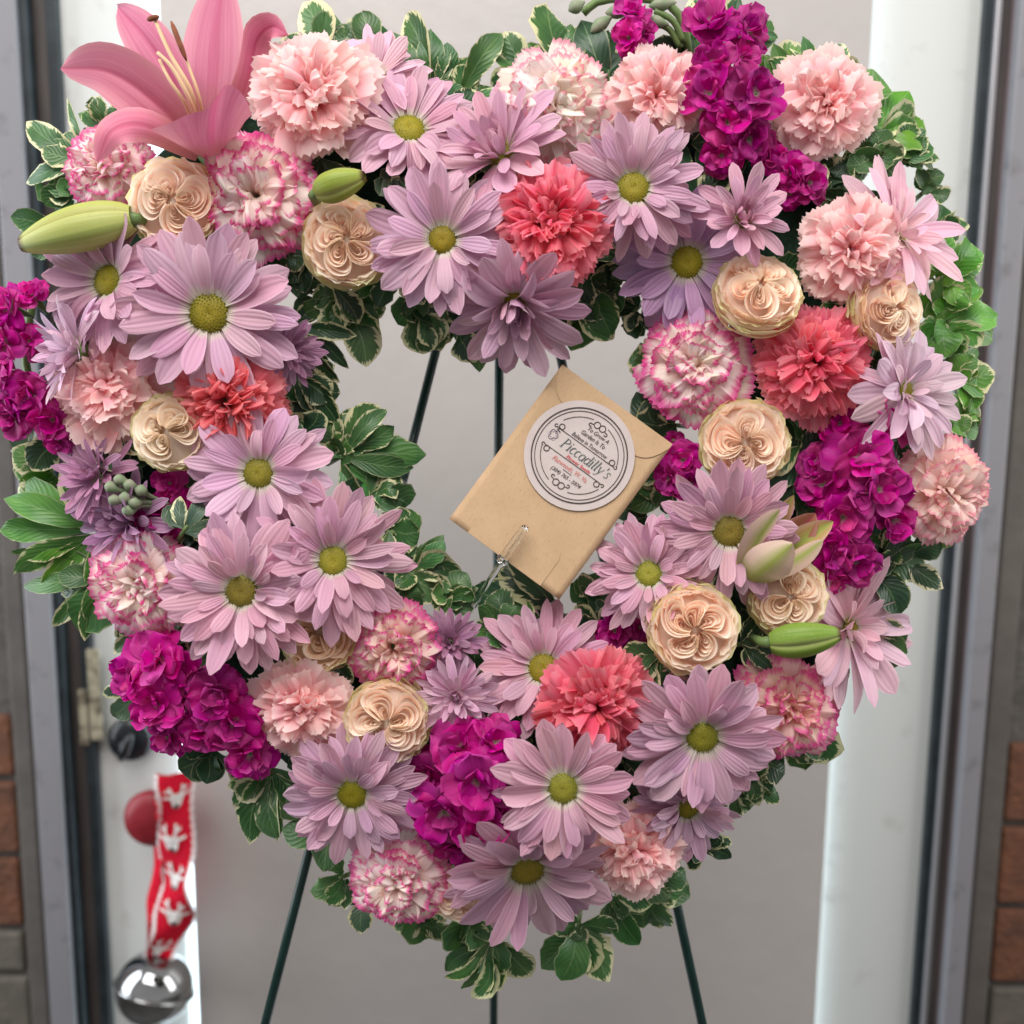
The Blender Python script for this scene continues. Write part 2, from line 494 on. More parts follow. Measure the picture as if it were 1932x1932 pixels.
# ------------------------------------------------------------------ flower builders
LILAC = (0.70, 0.42, 0.525)
def disk(root, Rd, h=0.42):
    nv, nu = 7, 20
    t = np.linspace(0, 1, nv); a = np.linspace(0, 2 * PI, nu, endpoint=False)
    A = np.zeros((nv, nu, 3))
    for i, tt in enumerate(t):
        ph = (1 - tt) * PI / 2 * 1.15
        A[i, :, 0] = Rd * math.sin(ph) / math.sin(min(PI / 2, 1.15 * PI / 2)) * np.cos(a)
        A[i, :, 1] = Rd * math.sin(ph) * np.sin(a)
        A[i, :, 2] = Rd * h * math.cos(ph) * (1.0 - 0.25 * (tt > 0.9))
    V = A.reshape(-1, 3).tolist(); f, uv = topo(nv, nu, True); F = list(f); UV = uv.tolist()
    N = 130
    for k in range(N):
        rr = math.sqrt((k + .5) / N); an = k * 2.39996
        x, y = Rd * rr * .98 * math.cos(an), Rd * rr * .98 * math.sin(an)
        zz = Rd * h * math.sqrt(max(0.0, 1 - (rr * .95) ** 2)) * (0.75 + 0.25 * rr)
        q = Rd * 0.075; b = len(V); hh = q * R(1.2, 2.4)
        V += [(x + q, y, zz - q), (x, y + q, zz - q), (x - q, y, zz - q), (x, y - q, zz - q), (x * 1.04, y * 1.04, zz + hh)]
        F += [(b, b + 1, b + 4), (b + 1, b + 2, b + 4), (b + 2, b + 3, b + 4), (b + 3, b, b + 4)]
        UV += [rr, 1 - rr] * 12
    me = bpy.data.meshes.new('disk'); me.from_pydata(V, [], F)
    l = me.uv_layers.new(name='UVMap'); l.data.foreach_set('uv', np.array(UV, dtype=np.float32))
    me.polygons.foreach_set('use_smooth', np.ones(len(me.polygons), dtype=bool)); me.update()
    link('disk', me, M_DISK, root)

def daisy(px, py, r, tx, ty, z, label, kind='single', n=None, col=LILAC, spin=None, eye=0.215):
    z *= 0.001; tx += G(.05); ty += G(.05)
    root = empty('daisy', face_matrix(px, py, z, tx, ty, R(0, 6.28) if spin is None else spin))
    tag(root, label, 'daisy', 'lilac daisies')
    Rr = m_of(r * 1.06, z)
    Rd = Rr * eye / 1.06 * R(.9, 1.1)
    hue = R(-1, 1); vv = R(.90, 1.06)
    col = [col[0] * vv * (1 + .04 * hue), col[1] * vv * (1 - .02 * hue), col[2] * vv * (1 - .04 * hue)]
    if kind == 'single':   rows = [((n or 15) + 2, 1.0, 0.128, 8, -8, 0.75), (15, 0.94, 0.118, 20, 0, 0.8), (10, 0.78, 0.098, 34, 10, 0.85)]
    elif kind == 'double': rows = [((n or 15) + 3, 1.0, 0.112, 6, -10, 0.75), (17, 0.93, 0.104, 18, -2, 0.8), (15, 0.80, 0.092, 32, 8, 0.8), (10, 0.60, 0.074, 46, 22, 0.85)]
    elif kind == 'mum':    rows = [(n or 17, 1.0, 0.098, 12, 0, 0.5), (16, 0.92, 0.080, 32, 12, 0.5), (14, 0.80, 0.075, 50, 34, 0.4), (11, 0.62, 0.065, 68, 60, 0.3), (6, 0.45, 0.06, 80, 95, 0.3)]
    elif kind == 'fan':    rows = [((n or 15), 1.0, 0.135, 6, -4, 0.6), (13, 0.92, 0.125, 18, 6, 0.6), (8, 0.55, 0.085, 42, 30, 0.6), (5, 0.36, 0.06, 62, 70, 0.5)]
    elif kind == 'cup':    rows = [(n or 13, 1.0, 0.14, 30, 0, 0.7), (12, 0.85, 0.10, 50, 30, 0.6), (11, 0.62, 0.075, 62, 80, 0.5), (7, 0.5, 0.065, 70, 130, 0.4)]
    for i, (m, L, W, e0, e1, x0) in enumerate(rows):
        off = R(0, 6.28)
        for k in range(m):
            a = off + 2 * PI * (k + G(0.16)) / m
            Lp = (Rr * L - Rd * x0) * R(0.88, 1.05)
            odd = rng.random() < .13
            A = petal_along_x(Lp * (R(.7, 1.0) if odd else 1), Rr * W * R(0.78, 1.22), deg(e0 + G(9) + (R(-25, 30) if odd else 0)), deg(e1 + G(17) + (R(-55, 45) if odd else 0)), cup=R(-0.12, 0.45) + (.4 if odd else 0), ridge=R(0.04, 0.12),
                              twist=G(0.22) * (2.6 if odd else 1), x0=Rd * x0, peak=R(0.55, 0.7), tip=R(1.7, 2.6), base_w=0.34, bend=G(0.035))
            A[..., 2] += 0.0006 * i + G(0.0004)
            sheet('petal', rotz(A, a), M_DAISY, root, [c * R(.94, 1.05) for c in col])
    if kind != 'mum': disk(root, Rd)
    # calyx and stem
    tube('stem', [(0, 0, 0.0005), (0, 0, -0.004), (0, 0, -0.010), (G(.003), G(.003), -0.03), (G(.004), G(.004), -0.05)], [Rd * .9, Rd * .8, .003, .0022, .0022], M_STEM, root, 8)
    return root

def carn_petal(Rr, reach, h, droop, W, A0, k, nu=37, nv=9, fold=0.0):
    """frilled fan: climbs out of the calyx, then flares outwards; reach and h in flower radii"""
    t = np.linspace(0, 1, nv); s = np.linspace(-1, 1, nu)
    S, T = np.meshgrid(s, t)
    p1, p2, p3 = R(0, 6.28), R(0, 6.28), R(0, 6.28)
    saw = 2 * np.abs(((S * 6.5 + p1) % 1.0) - 0.5)
    te = T * (1 - 0.16 * S ** 2) * (1 + 0.075 * (saw - 0.5) * T ** 6) * (1 + 0.06 * np.sin(2.3 * S + p2) * T)
    q0 = np.array((.03, 0.)); q1 = np.array((.18 * reach, h * 1.02)); q2 = np.array((reach * .62, h * 1.05)); q3 = np.array((reach, h - droop))
    f = lambda i: (1 - te) ** 3 * q0[i] + 3 * (1 - te) ** 2 * te * q1[i] + 3 * (1 - te) * te ** 2 * q2[i] + te ** 3 * q3[i]
    g = lambda i: 3 * (1 - te) ** 2 * (q1[i] - q0[i]) + 6 * (1 - te) * te * (q2[i] - q1[i]) + 3 * te ** 2 * (q3[i] - q2[i])
    rho, z = f(0) * Rr, f(1) * Rr
    tr, tz = g(0), g(1); ln = np.sqrt(tr ** 2 + tz ** 2) + 1e-9; nr, nz = -tz / ln, tr / ln
    w = W * (0.10 + 0.90 * np.sin(np.clip(T, 0, 1) * PI / 2) ** 1.1)
    ruf = A0 * T ** 1.8 * (np.sin(k * PI * S + p1) + 0.38 * np.sin(2.2 * k * PI * S + p2) * T + 0.5 * np.sin(0.9 * PI * S + p3))
    ruf = ruf + fold * W * np.abs(S) ** 1.5 * T
    lat = w * (S + 0.12 * np.sin(2 * k * PI * S + 2 * p1) * T / k)
    return np.stack([rho + ruf * nr, lat, z + ruf * nz], -1)

def carnation(px, py, r, tx, ty, z, label, kind='pink', spin=None, col=None, tight=1.0):
    z *= 0.001; tx += G(.06); ty += G(.06)
    root = empty('carnation', face_matrix(px, py, z, tx, ty, R(0, 6.28) if spin is None else spin))
    grp = {'pink': 'light pink carnations', 'coral': 'coral carnations', 'edged': 'pink edged white carnations', 'pale': 'pink edged white carnations'}[kind]
    tag(root, label, 'carnation', grp)
    Rr = m_of(r * 1.07, z + 0.01)
    mat = {'pink': M_CARN, 'coral': M_CORAL, 'edged': M_BICOL, 'pale': M_BICOL_PALE}[kind]
    c = col or {'pink': (0.96, 0.58, 0.59), 'coral': (0.87, 0.14, 0.225), 'edged': (0.96, 0.84, 0.79), 'pale': (0.96, 0.88, 0.82)}[kind]
    #      n  reach  h    droop W    amp   k    fold
    rows = [(7, .98, .30, .10, .50, .040, 1.3, .0), (7, .90, .40, .08, .46, .060, 1.4, .0), (7, .76, .50, .05, .40, .080, 1.5, .1),
            (6, .60, .58, .02, .40, .100, 1.7, .2), (6, .45, .63, .00, .37, .110, 1.9, .25), (5, .31, .65, .00, .34, .110, 2.0, .3), (5, .18, .66, .00, .30, .110, 2.0, .3)]
    if kind == 'coral': rows = [(a0 + 1, b, cc, d, e * .92, f * 1.15, g * 1.25, h) for a0, b, cc, d, e, f, g, h in rows]
    for i, (m, rch, h, dr, W, am, k, fo) in enumerate(rows):
        off = R(0, 6.28)
        for q in range(m):
            A = carn_petal(Rr, rch * R(.90, 1.07), h * R(.93, 1.07), dr + G(.03), Rr * W * R(.8, 1.2), Rr * am * R(.6, 1.35), k * 1.2 * R(.8, 1.25), fold=fo * G(1.0))
            A = rotz(A, off + 2 * PI * (q + G(.15)) / m)
            tj = .07 if i < 2 else .20
            ax = Vector((G(1), G(1), G(.6))).normalized(); mr = np.array(Matrix.Rotation(G(tj), 3, ax)); pv = np.array((0, 0, .25 * Rr))
            A = (A - pv) @ mr.T + pv
            if i > 2: A = A + np.array((G(.04), G(.04), G(.02))) * Rr
            sheet('petal', A, mat, root, [min(1, x * R(.95, 1.05)) for x in c])
    tube('calyx', [(0, 0, 0.012), (0, 0, 0.002), (0, 0, -0.012), (G(.002), G(.002), -0.03), (G(.003), G(.003), -0.05)], [Rr * .16, Rr * .17, Rr * .12, .0022, .0022], M_STEM, root, 8)
    return root

def rose(px, py, r, tx, ty, z, label, green=0.5, spin=None, quarters=0, peach=(0.92, 0.60, 0.43)):
    z *= 0.001
    root = empty('garden_rose', face_matrix(px, py, z, tx, ty, R(0, 6.28) if spin is None else spin))
    tag(root, label, 'rose', 'peach garden roses')
    Rr = m_of(r * 0.99, z)
    cream = np.array((0.97, 0.89, 0.72)); pe = np.array(peach) * np.array((1.05, 1.24, 1.46))
    def cup_petal(rad, top, a, half, flare, wav, base=-0.75, nu=15, nv=8, kk=3.0):
        t = np.linspace(0, 1, nv); s = np.linspace(-1, 1, nu)
        S, T = np.meshgrid(s, t); p1, p2 = R(0, 6.28), R(0, 6.28)
        zz = base + (top - base) * T * (1 - 0.10 * S ** 4)
        prof = np.sin(np.clip(0.18 + 0.82 * T, 0, 1) * PI / 2) ** 0.65 if base < -.5 else .90 + .10 * T
        rr = rad * prof + flare * T ** 5 + wav * T ** 3 * (np.sin(kk * S * PI + p1) + .5 * np.sin(2.3 * kk * S * PI + p2))
        zz = zz + 0.5 * wav * T ** 4 * np.sin(kk * 1.4 * S * PI + p2)
        rr = rr + 0.03 * S * rad
        an = a + half * S * (0.55 + 0.45 * T)
        return np.stack([rr * np.cos(an), rr * np.sin(an), zz], -1) * Rr
    # guard petals, then rows closing inwards
    rows = [(5, 1.00, -0.30, deg(54), .02, .020), (6, 0.97, -0.13, deg(44), .03, .030), (7, 0.91, 0.00, deg(38), .04, .032),
            (7, 0.86, 0.07, deg(36), .04, .032), (8, 0.81, 0.12, deg(32), .04, .030)]
    for i, (m, rad, top, half, fl, wv) in enumerate(rows):
        off = R(0, 6.28)
        for q in range(m):
            A = cup_petal(rad * R(.96, 1.03), top + G(.03), off + 2 * PI * (q + G(.12)) / m, half * R(.85, 1.15), fl * R(.5, 1.5), wv * R(.5, 1.6), base=-.85 if i < 2 else -.25, kk=R(1.4, 2.8))
            f = min(1, i / 4)
            outer = i < 3
            c = cream * (1 - f) + pe * f
            sheet('petal', A, M_ROSE_OUT if (outer and green > 0.2) else M_ROSE_IN, root, c * R(.96, 1.03))
    # added floor closing the heart underneath, so light is not lost inside
    tb = np.linspace(0, 1, 6); ab = np.linspace(0, 2 * PI, 24, endpoint=False)
    Bc = np.stack([np.stack([np.cos(ab) * .93 * (1 - q), np.sin(ab) * .93 * (1 - q), np.full(24, .12 - .36 * (.93 * (1 - q)) ** 2)], -1) for q in tb]) * Rr
    link('added_heart_floor', grid_mesh('added_heart_floor', Bc, True), M_ROSE_IN, root, pe * .95)
    # quartered heart: nested folded petals running out from the centre and back
    quarters = quarters or int(rng.integers(4, 6))
    o0 = R(0, 6.28); swirl = R(.2, 1.2) * (1 if rng.random() < .5 else -1)
    for qd in range(quarters):
        al = o0 + 2 * PI * (qd + G(.12)) / quarters
        hwq = PI / quarters * R(.95, 1.28); Lq = R(.88, 1.12)
        for j, (L, bw) in enumerate(((.78, .98), (.715, .88), (.65, .78), (.585, .68), (.52, .58), (.455, .48), (.385, .37), (.31, .26), (.22, .14))):
            nu, nv = 21, 5
            s = np.linspace(-1, 1, nu); t = np.linspace(0, 1, nv); S, T = np.meshgrid(s, t)
            p1, p2 = R(0, 6.28), R(0, 6.28)
            L = L * Lq * R(.92, 1.07); al = al + G(.05)
            rr = (.05 + (L - .05) * np.cos(S * PI / 2 * .98) ** .55) * (1 + .05 * np.sin(4 * S + p1))
            ang = hwq * bw * np.sin(S * PI / 2) * (1 + .08 * np.sin(5 * S + p2)) + swirl * (rr - .3) * .8
            lean = (.86 + .16 * T ** 1.5)
            x = rr * lean * np.cos(al + ang * lean); y = rr * lean * np.sin(al + ang * lean)
            ztop = .38 + G(.02) - .36 * rr ** 2 - .010 * j + .016 * np.sin(6 * S + p1)
            zb_ = ztop - .20
            zz = zb_ + (ztop - zb_) * T
            sheet('petal', np.stack([x, y, zz], -1) * Rr, M_ROSE_IN, root, pe * R(.93, 1.04))
    tube('calyx', [(0, 0, -Rr * .55), (0, 0, -Rr * .8), (0, 0, -Rr * .95), (G(.002), 0, -Rr * .95 - .02), (G(.003), 0, -Rr * .95 - .04)], [Rr * .30, Rr * .30, Rr * .16, .002, .002], M_STEM, root, 8)
    return root

MAG = (0.55, 0.010, 0.25)
def floret(root, Rm, px, py, r, tx, ty, z):
    """one double stock floret under its spike; throat mesh with petals as sub-parts"""
    Mw = face_matrix(px, py, z, tx, ty, R(0, 6.28))
    Rr = m_of(r * 1.12, z)
    thr = link('floret', grid_mesh('floret', tube_arr([(0, 0, -.016), (0, 0, -.008), (0, 0, -.001), (0, 0, .0015)], [.0012, .0022, .0028, .0008], 7), True), M_STEM, root)
    thr.matrix_local = Rm.inverted() @ Mw
    fv = R(.78, 1.30)
    rows = [(5, 1.0, .46, 18, -16), (5, .86, .42, 40, 6), (5, .62, .34, 60, 36)]
    if r < 32: rows = rows[:2] + [(3, .6, .3, 65, 50)]
    for i, (m, L, W, e0, e1) in enumerate(rows):
        off = R(0, 6.28)
        for k in range(m):
            A = petal_along_x(Rr * L * R(.88, 1.1), Rr * W * R(.85, 1.15), deg(e0 + G(10)), deg(e1 + G(18)), cup=G(.22), ridge=R(-.10, .10), twist=G(.35),
                              nu=9, nv=9, peak=R(.62, .72), tip=3.0, base_w=.12, notch=R(0, .07), bend=G(.05))
            ph = R(0, 6.28); T = np.linspace(0, 1, 9)[:, None]; S = np.linspace(-1, 1, 9)[None]
            A[..., 2] += Rr * .11 * T ** 2 * np.sin(4.2 * S + ph) + Rr * .055 * T ** 3 * np.sin(9 * S + 2 * ph)
            sheet('petal', rotz(A, off + 2 * PI * (k + G(.15)) / m), M_STOCK, thr, [c * fv * R(.88, 1.12) for c in MAG])
    return thr

def stock(florets, label, stem_pts=None):
    x0 = np.mean([f[0] for f in florets]); y0 = np.mean([f[1] for f in florets]); z0 = np.mean([f[5] for f in florets]) * .001 - .02
    Rm = CT @ CR @ Matrix.Translation(cs(x0, y0, z0))
    root = empty('stock_spike', Rm); tag(root, label, 'stock flower', 'magenta stock')
    for f in florets: floret(root, Rm, f[0], f[1], f[2], f[3], f[4], f[5] * .001)
    if stem_pts is None:
        ys = sorted(florets, key=lambda f: f[1])
        stem_pts = [(ys[0][0], ys[0][1], z0 - .004), (x0, y0, z0 - .01), (ys[-1][0], ys[-1][1], z0 - .02)]
        stem_pts = [(a, b, c) for a, b, c in stem_pts]
    b0 = cs(x0, y0, z0)
    P = spline([np.array(cs(a, b, c) - b0) for a, b, c in stem_pts], 12)
    tube('stem', P, .0026, M_STEM, root, 7)
    return root, Rm, b0

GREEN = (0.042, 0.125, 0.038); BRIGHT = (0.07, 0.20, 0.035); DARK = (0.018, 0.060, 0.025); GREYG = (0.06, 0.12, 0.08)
def leaf_arr(b, e, hw, b0, zb, ze, roll):
    p0 = np.array(cs(b[0], b[1], zb) - b0); p2 = np.array(cs(e[0], e[1], ze) - b0)
    mid = (p0 + p2) / 2 + np.array((G(.0025), G(.0025), np.linalg.norm(p2 - p0) * R(.05, .20)))
    return ribbon([p0, mid, p2], m_of(hw * 1.16, zb), (G(.15), G(.15), 1), roll, cup=R(-.15, .40), wave=R(.0, .16), teeth=R(.01, .09), rolltip=G(.28))

def sprig(bx, by, leaves, label, z=0.012, col=GREEN, group='variegated leaf sprigs', dz=0.0, extra=True):
    b0 = cs(bx, by, z)
    root = empty('leaf_sprig', CT @ CR @ Matrix.Translation(b0))
    tag(root, label, 'leaves', group)
    # woody stem going back into the foam
    mx = np.mean([l[0] for l in leaves]); my = np.mean([l[1] for l in leaves])
    tube('stem', [tuple(cs(bx - (mx - bx) * .35, by - (my - by) * .35, z - .03) - b0), (0, 0, 0), tuple(cs(bx + (mx - bx) * .2, by + (my - by) * .2, z + .002) - b0)], [.0018, .0015, .0010], M_STEM, root, 6)
    more = []
    if extra:
        for q, l in enumerate(list(leaves) * (5 if len(leaves) == 1 else 4 if len(leaves) == 2 else 3)):
            an = R(.25, 1.15) * (1 if q % 2 else -1); k = R(.55, .98)
            dx, dy = (l[0] - bx) * k, (l[1] - by) * k
            more.append((bx + dx * math.cos(an) - dy * math.sin(an), by + dx * math.sin(an) + dy * math.cos(an), l[2] * R(.7, 1.0)))
    for l in list(leaves) + more:
        ex, ey, hw = l[:3]
        k = R(.02, .16)
        st = (bx + (ex - bx) * k + G(3), by + (ey - by) * k + G(3))
        A = leaf_arr(st, (ex, ey), hw, b0, z + R(-.001, .003), z + dz + R(-.008, .008), G(.28))
        c = np.array(col) * R(.8, 1.25)
        sheet('leaf', A, M_LEAF, root, c)
    return root

# ------------------------------------------------------------------ the setting: door, frame, brick wall
M_DOOR = mat_simple('white_door_paint', (0.56, 0.57, 0.55), 0.42, noise=(26, (0.42, 0.41, 0.39), 0.60, 0.80), bump=(60, 0.08, 0.001))
M_BOARD = mat_simple('grey_covering_board', (0.45, 0.415, 0.395), 0.30, spec=0.5, noise=(2.5, (0.40, 0.375, 0.36), 0.3, 0.75), bump=(2.5, 0.25, 0.03))
M_GASKET = mat_simple('black_rubber', (0.012, 0.018, 0.022), 0.45, noise=(40, (0.03, 0.04, 0.048), 0.4, 0.8))
M_CHAN = mat_simple('dark_brown_channel', (0.055, 0.045, 0.042), 0.4, noise=(9, (0.10, 0.085, 0.08), 0.4, 0.8, (6, 6, .7)))
M_FRAME = mat_simple('light_grey_frame_paint', (0.21, 0.205, 0.22), 0.38, noise=(34, (0.13, 0.125, 0.13), 0.55, 0.75))
M_SILVER = mat_simple('aluminium_strip', (0.50, 0.48, 0.50), 0.32, metal=0.7)
M_TAUPE = mat_simple('taupe_plaster_return', (0.105, 0.092, 0.082), 0.75, noise=(16, (0.075, 0.066, 0.06), 0.35, 0.7), bump=(90, 0.35, 0.003))
M_MORTAR = mat_simple('mortar', (0.07, 0.062, 0.055), 0.9, noise=(50, (0.11, 0.10, 0.09), 0.4, 0.7), bump=(160, 0.6, 0.004))
M_BRICK = mat_simple('orange_brick', (0.155, 0.06, 0.029), 0.85, noise=(38, (0.085, 0.037, 0.023), 0.38, 0.70), bump=(120, 1.0, 0.006))
M_BRICK_GREY = mat_simple('grey_brick', (0.12, 0.105, 0.085), 0.85, noise=(30, (0.08, 0.07, 0.06), 0.35, 0.7), bump=(120, 0.6, 0.003))
M_BRASS = mat_simple('worn_cream_strike_metal', (0.45, 0.41, 0.30), 0.4, metal=0.3, noise=(60, (0.13, 0.11, 0.08), 0.45, 0.62))
M_GLASS = mat_simple('daylit_door_glass', (0.75, 0.82, 0.86), 0.1, spec=0.5)
_p = [n for n in M_GLASS.node_tree.nodes if n.type == 'BSDF_PRINCIPLED'][0]
_p.inputs['Emission Color'].default_value = (0.86, 0.95, 1.0, 1); _p.inputs['Emission Strength'].default_value = 1.25   # daylight coming through the pane

YD = 1.15
def vbox(name, xa, xb, y0, y1, mat, parent=None, z0=0.0, z1=2.15, bevel=0.0, yref=None):
    """upright piece whose front edges are seen at columns xa, xb (2048-pixel grid, mid height)"""
    yr = y0 if yref is None else yref
    return link(name, box_mesh(name, X2(xa, yr), X2(xb, yr), y0, y1, z0, z1, bevel), mat, parent)

door = empty('door', Matrix.Translation((0, YD, 0)))
tag(door, 'white door covered by a grey board, behind the wreath', 'door')
door.matrix_world = Matrix.Identity(4)
sl = vbox('stile', 163, 340, YD, YD + .045, M_DOOR, door, bevel=.0015)
sr = vbox('stile', 1670, 1900, YD, YD + .045, M_DOOR, door, bevel=.0015)
vbox('glass', 338, 1672, YD + .022, YD + .028, M_GLASS, door)
bd = vbox('covering_board', 358, 1688, YD - .016, YD - .012, M_BOARD, door, z0=0.30, z1=2.05)
bd['label'] = 'grey board fixed over the door glass'
# daylight that leaks out round the board from the glass behind it
def leak(name, px, sgn, power):
    x = X2(px, YD - .012)
    l = bpy.data.lights.new(name, 'AREA'); l.shape = 'RECTANGLE'; l.size = 1.7; l.size_y = 0.008; l.energy = power; l.color = (0.72, 0.91, 1.0)
    o = bpy.data.objects.new(name, l); COL.objects.link(o)
    o.matrix_world = Matrix.Translation((x - sgn * .012, YD - .0065, 1.2)) @ Matrix(((0, 0, -sgn, 0), (0, sgn, 0, 0), (1, 0, 0, 0), (0, 0, 0, 1)))
leak('daylight_gap_near_latch', 358, -1, 1.0)
leak('daylight_gap_near_hinge', 1688, 1, 0.48)

frame = empty('door_frame', Matrix.Translation((0, YD, 0)))
frame.matrix_world = Matrix.Identity(4)
tag(frame, 'grey metal door frame with black rubber seals either side of the door', 'door frame')
vbox('seal', 145, 165, YD - .012, YD + .04, M_GASKET, frame)
vbox('channel', 110, 145, YD - .006, YD + .04, M_CHAN, frame)
vbox('seal', 88, 110, YD - .022, YD + .04, M_GASKET, frame, bevel=.002)
vbox('jamb', 36, 88, YD - .030, YD + .04, M_FRAME, frame, bevel=.002)
vbox('seal', 1898, 1920, YD - .010, YD + .04, M_GASKET, frame)
vbox('trim_strip', 1920, 1930, YD - .016, YD + .04, M_SILVER, frame, bevel=.001)
vbox('channel', 1930, 1950, YD - .010, YD + .04, M_CHAN, frame)
vbox('channel', 1950, 1965, YD - .014, YD + .04, mat_simple('pinkish_grey_channel', (0.20, 0.15, 0.16), 0.4), frame)
vbox('jamb', 1965, 2006, YD - .030, YD + .04, M_FRAME, frame, bevel=.002)
# worn strike metal by the latch
for (yy0, yy1, xa, xb, nm) in ((1290, 1470, 150, 176, 'strike_plate'), (1370, 1480, 128, 146, 'latch_keeper')):
    pz0 = ray_to_Y(150 / 1.06, yy1 / 1.06, YD).z; pz1 = ray_to_Y(150 / 1.06, yy0 / 1.06, YD).z
    sx = 24 if yy0 > 0 else 0
    link(nm, box_mesh(nm, X2(xa + 8, YD - .014), X2(xb + 8, YD - .014), YD - .016, YD - .0135, pz0, pz1, .0006), M_BRASS, frame)

# brick wall either side, with its plastered return against the frame
wl = link('brick_wall_left', box_mesh('brick_wall_left', X2(-420, YD - .02), X2(3, YD - .02), YD - .012, YD + .10, 0, 2.3), M_MORTAR)
tag(wl, kind='structure')
wr = link('brick_wall_right', box_mesh('brick_wall_right', X2(2052, YD - .02), X2(2480, YD - .02), YD - .012, YD + .10, 0, 2.3), M_MORTAR)
tag(wr, kind='structure')
vbox('plaster_return', 0 - 6, 34, YD - .022, YD + .10, M_TAUPE, wl, bevel=.003, z1=2.3)
vbox('plaster_return', 2008, 2058, YD - .022, YD + .10, M_TAUPE, wr, bevel=.003, z1=2.3)
def bricks(wall, x_in, sgn, joints, greys):
    """bricks in the wall beside the door; joints are the heights of the bed joints"""
    for k in range(len(joints) - 1):
        z1, z0 = joints[k], joints[k + 1]
        xi = x_in + R(-.002, .002)
        L = 0.19
        for j in range(1):
            a, b = (xi - L, xi) if sgn < 0 else (xi, xi + L)
            link('brick', box_mesh('brick', a, b, YD - .020 + R(-.001, .001), YD + .05, z0 + .004, z1 - .004, .004), M_BRICK_GREY if k in greys else M_BRICK, wall)
def zs(px, pys, Y=YD - .02): return [ray_to_Y(px / 1.06, p / 1.06, Y).z for p in pys]
bricks(wl, X2(-9, YD - .02), -1, zs(20, (1425, 1560, 1713, 1860, 1950, 2120)), (3, 4))
bricks(wr, X2(2062, YD - .02), 1, zs(2010, (1482, 1650, 1815, 1972, 2120)), (3,))
fl = link('floor', box_mesh('floor', -3, 3, -3, YD + .2, -.05, 0.0), mat_simple('grey_floor', (0.07, 0.065, 0.06), 0.5, noise=(4, (0.05, 0.046, 0.04), 0.4, 0.7)))
tag(fl, kind='structure')

# ------------------------------------------------------------------ deadbolt, knob, bell strap
def disc_lathe(name, c, prof, mat, parent, n=36):
    """turned piece with axis towards the room (-Y); prof = [(radius, out)]"""
    a = np.linspace(0, 2 * PI, n, endpoint=False); A = np.zeros((len(prof), n, 3))
    for i, (r, o) in enumerate(prof):
        A[i, :, 0] = c[0] + r * np.cos(a); A[i, :, 1] = c[1] - o; A[i, :, 2] = c[2] + r * np.sin(a)
    return link(name, grid_mesh(name, A, True), mat, parent)
M_BLACKM = mat_simple('black_lock_metal', (0.010, 0.012, 0.014), 0.25, spec=0.5)
M_RED = mat_simple('red_knob_paint', (0.25, 0.012, 0.022), 0.45, noise=(60, (0.19, 0.009, 0.016), 0.4, 0.7))
p = ray_to_Y(265 / 1.06, 1474 / 1.06, YD)
dbolt = empty('deadbolt', Matrix.Translation((0, 0, 0)))
tag(dbolt, 'round black deadbolt turn on the white door above the red knob', 'deadbolt')
rp = 46 / 2196 * 1.15
disc_lathe('rosette', p, [(rp, 0), (rp, .008), (rp * .93, .012), (rp * .5, .014), (.0001, .0145)], M_BLACKM, dbolt)
tp = spline([(p.x - .003, p.y - .030, p.z - .014), (p.x + .004, p.y - .034, p.z), (p.x + .010, p.y - .030, p.z + .015)], 9)
A = tube_arr(tp, [.003, .0045, .0055, .006, .006, .006, .0055, .0045, .003], 10)
tt_ = link('thumb_turn', grid_mesh('thumb_turn', A, True), M_BLACKM, dbolt)
tube('turn_shaft', [(p.x, p.y - .012, p.z), (p.x, p.y - .03, p.z)], .005, M_BLACKM, dbolt, 10)

p = ray_to_Y(306 / 1.06, 1636 / 1.06, YD - .046)
knob = empty('door_knob', Matrix.Identity(4))
tag(knob, 'red round door knob with the bell strap hung over it', 'door knob')
p0 = Vector((p.x, YD, p.z))
disc_lathe('rosette', p0, [(.018, 0), (.018, .004), (.014, .009), (.010, .011), (.010, .03)], M_RED, knob)
disc_lathe('knob', p0, [(.012, .026), (.020, .030), (.0285, .037), (.0312, .046), (.0285, .053), (.018, .057), (.0001, .058)], M_RED, knob)

M_FELT = mat_simple('red_felt', (0.62, 0.012, 0.035), 0.85, spec=0.1, noise=(240, (0.50, 0.008, 0.028), 0.4, 0.7), bump=(700, 0.5, 0.001))
M_WHITE = mat_simple('white_print', (0.80, 0.76, 0.74), 0.8, spec=0.1)
M_NOSE = mat_simple('dark_print', (0.03, 0.025, 0.03), 0.7)
M_FRINGE = mat_simple('white_stitching', (0.82, 0.78, 0.78), 0.8, spec=0.1)
bell = empty('bell_hanger', Matrix.Identity(4))
tag(bell, 'red reindeer print strap with a silver bell hanging from the red door knob', 'door bell')
YS = YD - .066
def b2(px, py, Y=YS): return np.array(ray_to_Y(px / 1.06, py / 1.06, Y))
